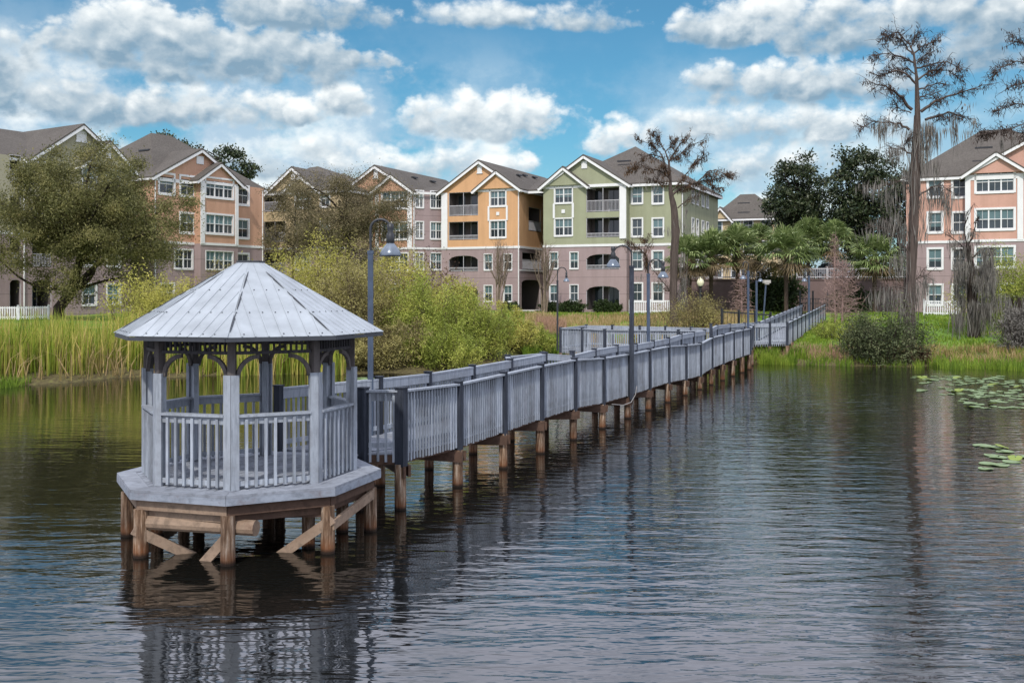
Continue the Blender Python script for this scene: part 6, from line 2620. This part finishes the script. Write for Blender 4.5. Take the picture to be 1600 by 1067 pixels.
# cypress cut by the right edge of the picture
d = 58.0
tb = g(1668, d)
tp = [np.array(tb) - np.array([0, 0, .3])] + [np.array(P3(x, y, d)) for x, y in ((1668, 430), (1664, 300), (1660, 180), (1656, 90), (1650, 40))]
L2 = []
for pts, r0, lf in [
    ([(1656, 100), (1625, 80), (1600, 66), (1586, 52)], .05, 1.0), ([(1656, 130), (1615, 102), (1585, 98), (1560, 108), (1550, 120)], .06, 0.8),
    ([(1660, 150), (1620, 128), (1590, 132), (1572, 140)], .05, 0.7), ([(1660, 200), (1615, 165), (1580, 165), (1548, 178)], .06, 0.5),
    ([(1662, 220), (1610, 190), (1570, 205), (1545, 208)], .05, 0.8), ([(1662, 240), (1620, 215), (1590, 210), (1555, 206)], .05, 0.9),
    ([(1656, 110), (1690, 80), (1720, 75)], .05, 1.0), ([(1660, 180), (1700, 150), (1740, 160)], .06, 1.0), ([(1662, 260), (1710, 230), (1760, 240)], .06, 1.0),
    ([(1654, 60), (1630, 45), (1612, 40)], .03, 1.0), ([(1652, 50), (1680, 30), (1690, 20)], .03, 1.0)]:
    L2.append(([np.array(P3(x, y, d)) for x, y in pts], r0, lf))
mo = [(np.array(P3(1566, 212, d)), 14, 1.6, .06), (np.array(P3(1585, 208, d)), 8, 0.9, .08), (np.array(P3(1610, 205, d)), 20, 1.5, .12)]
cypress('cypress at the right picture edge reaching in with bare drooping limbs', tb, tp, [0.4, 0.3, 0.26, 0.2, 0.1, 0.03], L2, 82, 'cypleaf', moss=mo, depth=0.5, tuft=8, subs=16)

# bare rusty cypress in front of the sage building
d = 72.0
tb = g(1054, d)


def Z7(zx, zy, dd=72.0):
    return np.array(P3(820 + zx * 0.28115, 210 + zy * 0.28115, dd))


tp = [np.array(tb) - np.array([0, 0, .3])] + [Z7(x, y) for x, y in ((825, 950), (828, 800), (832, 650), (840, 520), (828, 400), (810, 330), (808, 240), (800, 150), (775, 80))]
L3 = []
for zs, r0, lf in [
    ([(805, 240), (780, 190), (760, 120), (700, 60), (610, 35)], .07, 1.5), ([(800, 160), (830, 100), (880, 40), (905, 5)], .06, 1.5), ([(775, 90), (740, 20), (700, 10)], .05, 1.5),
    ([(800, 150), (850, 120), (920, 60), (1010, 50)], .05, 1.4), ([(808, 250), (750, 200), (690, 190), (640, 170), (575, 205)], .06, 1.4), ([(810, 320), (880, 250), (920, 190), (940, 150)], .06, 1.2),
    ([(815, 340), (880, 290), (960, 265), (1050, 250), (1160, 220)], .09, 1.5), ([(960, 265), (1010, 210), (1060, 200), (1150, 240)], .05, 1.6), ([(850, 410), (900, 370), (960, 340), (990, 290)], .05, .7),
    ([(808, 280), (740, 260), (680, 250)], .04, 1.4), ([(780, 100), (820, 50), (850, 10)], .04, 1.3), ([(925, 180), (980, 140), (1000, 100)], .03, 1.0), ([(1000, 260), (1060, 300), (1090, 300)], .03, 1.2),
    ([(770, 130), (690, 110), (650, 140)], .04, 1.3), ([(835, 820), (880, 790), (900, 740)], .04, 0.2), ([(830, 900), (800, 860), (740, 790), (690, 720)], .07, 0.2), ([(840, 980), (880, 900), (890, 830)], .05, 0.2),
    ([(690, 790), (680, 690), (640, 640), (560, 585)], .08, 0.8), ([(640, 640), (600, 620), (560, 610)], .03, 0.9), ([(670, 660), (690, 610), (660, 590)], .03, 0.9)]:
    L3.append(([Z7(x, y) for x, y in zs], r0, lf))
mo = []
for zx, zy, n, l, sp in [(860, 470, 26, 1.2, .3), (900, 400, 14, 1.2, .1), (700, 270, 20, 0.8, .3), (660, 240, 20, 0.7, .3), (950, 330, 20, 1.3, .2), (870, 650, 40, 2.6, .18), (885, 760, 40, 2.4, .2), (800, 520, 26, 0.7, .3), (900, 500, 24, 0.6, .3),
                         (680, 660, 26, 1.6, .12), (740, 800, 26, 1.4, .2), (1080, 300, 10, 0.6, .1), (880, 900, 30, 1.2, .2), (640, 780, 16, .6, .2)]:
    mo.append((Z7(zx, zy), n, l, sp))
cypress('leaning bare cypress with rusty tufts in front of the sage building', tb, tp, [0.32, 0.245, 0.235, 0.235, 0.25, 0.19, 0.145, 0.10, 0.07, 0.03], L3, 83, 'cypleaf2', tuft=13, tuft_len=0.32, moss=mo, depth=0.5, subs=12, sublen=0.8)

# dead moss-hung snag between tall cypress and right edge
d = 61.0
tb = g(1522, d)
tp = [np.array(tb) - np.array([0, 0, .3])] + [np.array(P3(x, y, d)) for x, y in ((1522, 500), (1518, 450), (1516, 415), (1513, 392), (1512, 378))]
L4 = []
for pts, r0, lf in [([(1516, 400), (1500, 380), (1490, 372)], .07, .2), ([(1515, 405), (1535, 390), (1552, 388)], .06, .2), ([(1514, 380), (1525, 355), (1528, 335)], .05, .2), ([(1516, 410), (1505, 360), (1508, 330)], .05, .2),
                    ([(1520, 460), (1540, 430), (1550, 420)], .07, .1), ([(1520, 440), (1505, 425), (1500, 420)], .05, .1)]:
    L4.append(([np.array(P3(x, y, d)) for x, y in pts], r0, lf))
rng_ = np.random.default_rng(5)
mo = []
for _ in range(34):
    mo.append((np.array(P3(rng_.uniform(1497, 1556), rng_.uniform(385, 490), d + rng_.uniform(-1, 1))), 60, rng_.uniform(1.0, 2.3), .18))
for _ in range(12):
    mo.append((np.array(P3(rng_.uniform(1488, 1540), rng_.uniform(345, 400), d + rng_.uniform(-.6, .6))), 30, rng_.uniform(0.5, 1.0), .2))
cypress('stumpy dead snag wrapped in grey moss right of the tall cypress', tb, tp, [0.34, 0.27, 0.22, 0.18, 0.14, 0.07], L4, 84, 'cypleaf', moss=mo, depth=0.4, bark='barkdark', name='dead_tree')
d = 57.5
tb = g(1592, d)
mo = [(np.array(P3(rng_.uniform(1572, 1622), rng_.uniform(455, 510), d + rng_.uniform(-1, 1))), 34, rng_.uniform(1.0, 2.2), .16) for _ in range(22)]
cypress('low mossy dead stump at the right picture edge', tb, [np.array(tb) - np.array([0, 0, .3]), np.array(P3(1594, 510, d)), np.array(P3(1592, 465, d))], [0.3, 0.2, 0.08],
        [([np.array(P3(1594, 500, d)), np.array(P3(1580, 465, d))], .06, 0.1), ([np.array(P3(1594, 495, d)), np.array(P3(1612, 462, d))], .06, 0.1)], 85, 'cypleaf', moss=mo, bark='barkdark', name='dead_tree')


# ---- lily pads
def make_pad(mat, seed, tilt=0.0):
    rng = random.Random(seed)
    b = MB()
    n = 15
    V = [(0, 0, 0.004)]
    for i in range(n + 1):
        a = 0.18 + (2 * math.pi - 0.36) * i / n
        r = 1 + 0.05 * math.sin(3 * a + seed) + rng.uniform(-0.03, 0.03)
        V.append((r * math.cos(a), r * math.sin(a), 0.004 + 0.03 * max(0, math.sin(2 * a + seed)) + tilt * math.cos(a)))
    top = [(0, i, i + 1) for i in range(1, n + 1)]
    k = len(V)
    V2 = [(x, y, z - 0.02) for x, y, z in V]
    f = list(top) + [(k, k + i + 1, k + i) for i in range(1, n + 1)]
    for i in range(1, n + 1):
        f.append((i + 1, i, k + i, k + i + 1))
    b.add(V + V2, f)
    return b.build('lily_pad', M[mat])


protos = [make_pad('lily', 1), make_pad('lily', 2), make_pad('lily', 3), make_pad('lilydark', 4, 0.09)]
rr = random.Random(21)
used = [False] * 4


def put_pad(px, py, r, kind, label, group):
    dd = F * HC / (py - HOR)
    o = protos[kind] if not used[kind] else protos[kind].copy()
    if used[kind]:
        COL.objects.link(o)
    used[kind] = True
    o.location = (PX(px, dd), dd, 0.014 + rr.uniform(0, 0.006) + (0.03 if kind == 3 else 0))
    o.rotation_euler = (rr.uniform(-.02, .02), rr.uniform(-.02, .02), rr.uniform(0, 6.28))
    o.scale = (r, r, 0.45)
    tag(o, label, 'lily pad', group)


placed = []
while len(placed) < 170:
    py = 588 + 50 * rr.random() ** 1.3
    px = rr.uniform(1425, 1640)
    c = (px - 1540) / 110 + (py - 605) / 40
    if px < 1480 and py > 600 and rr.random() < 0.75:
        continue
    if py > 622 and px < 1500:
        continue
    if math.sin(px * 0.09 + py * 0.5) + math.sin(px * 0.031 - py * 0.33) < -0.5:
        continue
    dd = F * HC / (py - HOR)
    X = PX(px, dd)
    if any(math.hypot(X - a, dd - b_) < 0.30 for a, b_ in placed):
        continue
    placed.append((X, dd))
    k = 3 if rr.random() < 0.12 else rr.randrange(3)
    put_pad(px, py, rr.uniform(0.11, 0.23), k,
            'pale green lily pad lying flat in the wide patch on the right' if k < 3 else 'upturned darker green lily pad in the wide patch on the right',
            'flat lily pads in the wide patch' if k < 3 else 'upturned lily pads in the wide patch')
for px, py, r, k in ((1535, 697, .30, 0), (1555, 699, .26, 1), (1565, 700, .2, 3), (1570, 706, .26, 2), (1550, 712, .22, 0), (1560, 715, .25, 1), (1545, 725, .26, 2), (1562, 727, .26, 0), (1580, 722, .24, 1), (1598, 714, .24, 2), (1586, 718, .2, 3), (1540, 733, .2, 0)):
    put_pad(px, py, r * 0.8, k, 'pale lily pad in the small nearer patch at the right edge' if k < 3 else 'dark upturned lily pad in the small nearer patch',
            'flat lily pads in the nearer patch' if k < 3 else 'upturned lily pads in the nearer patch')
for px, py in ((548, 592), (560, 594), (566, 591), (575, 593), (585, 592), (650, 588), (660, 589)):
    put_pad(px, py, rr.uniform(.25, .4), rr.randrange(3), 'lily pad floating behind the boardwalk near the tall lamp post', 'lily pads behind the boardwalk')
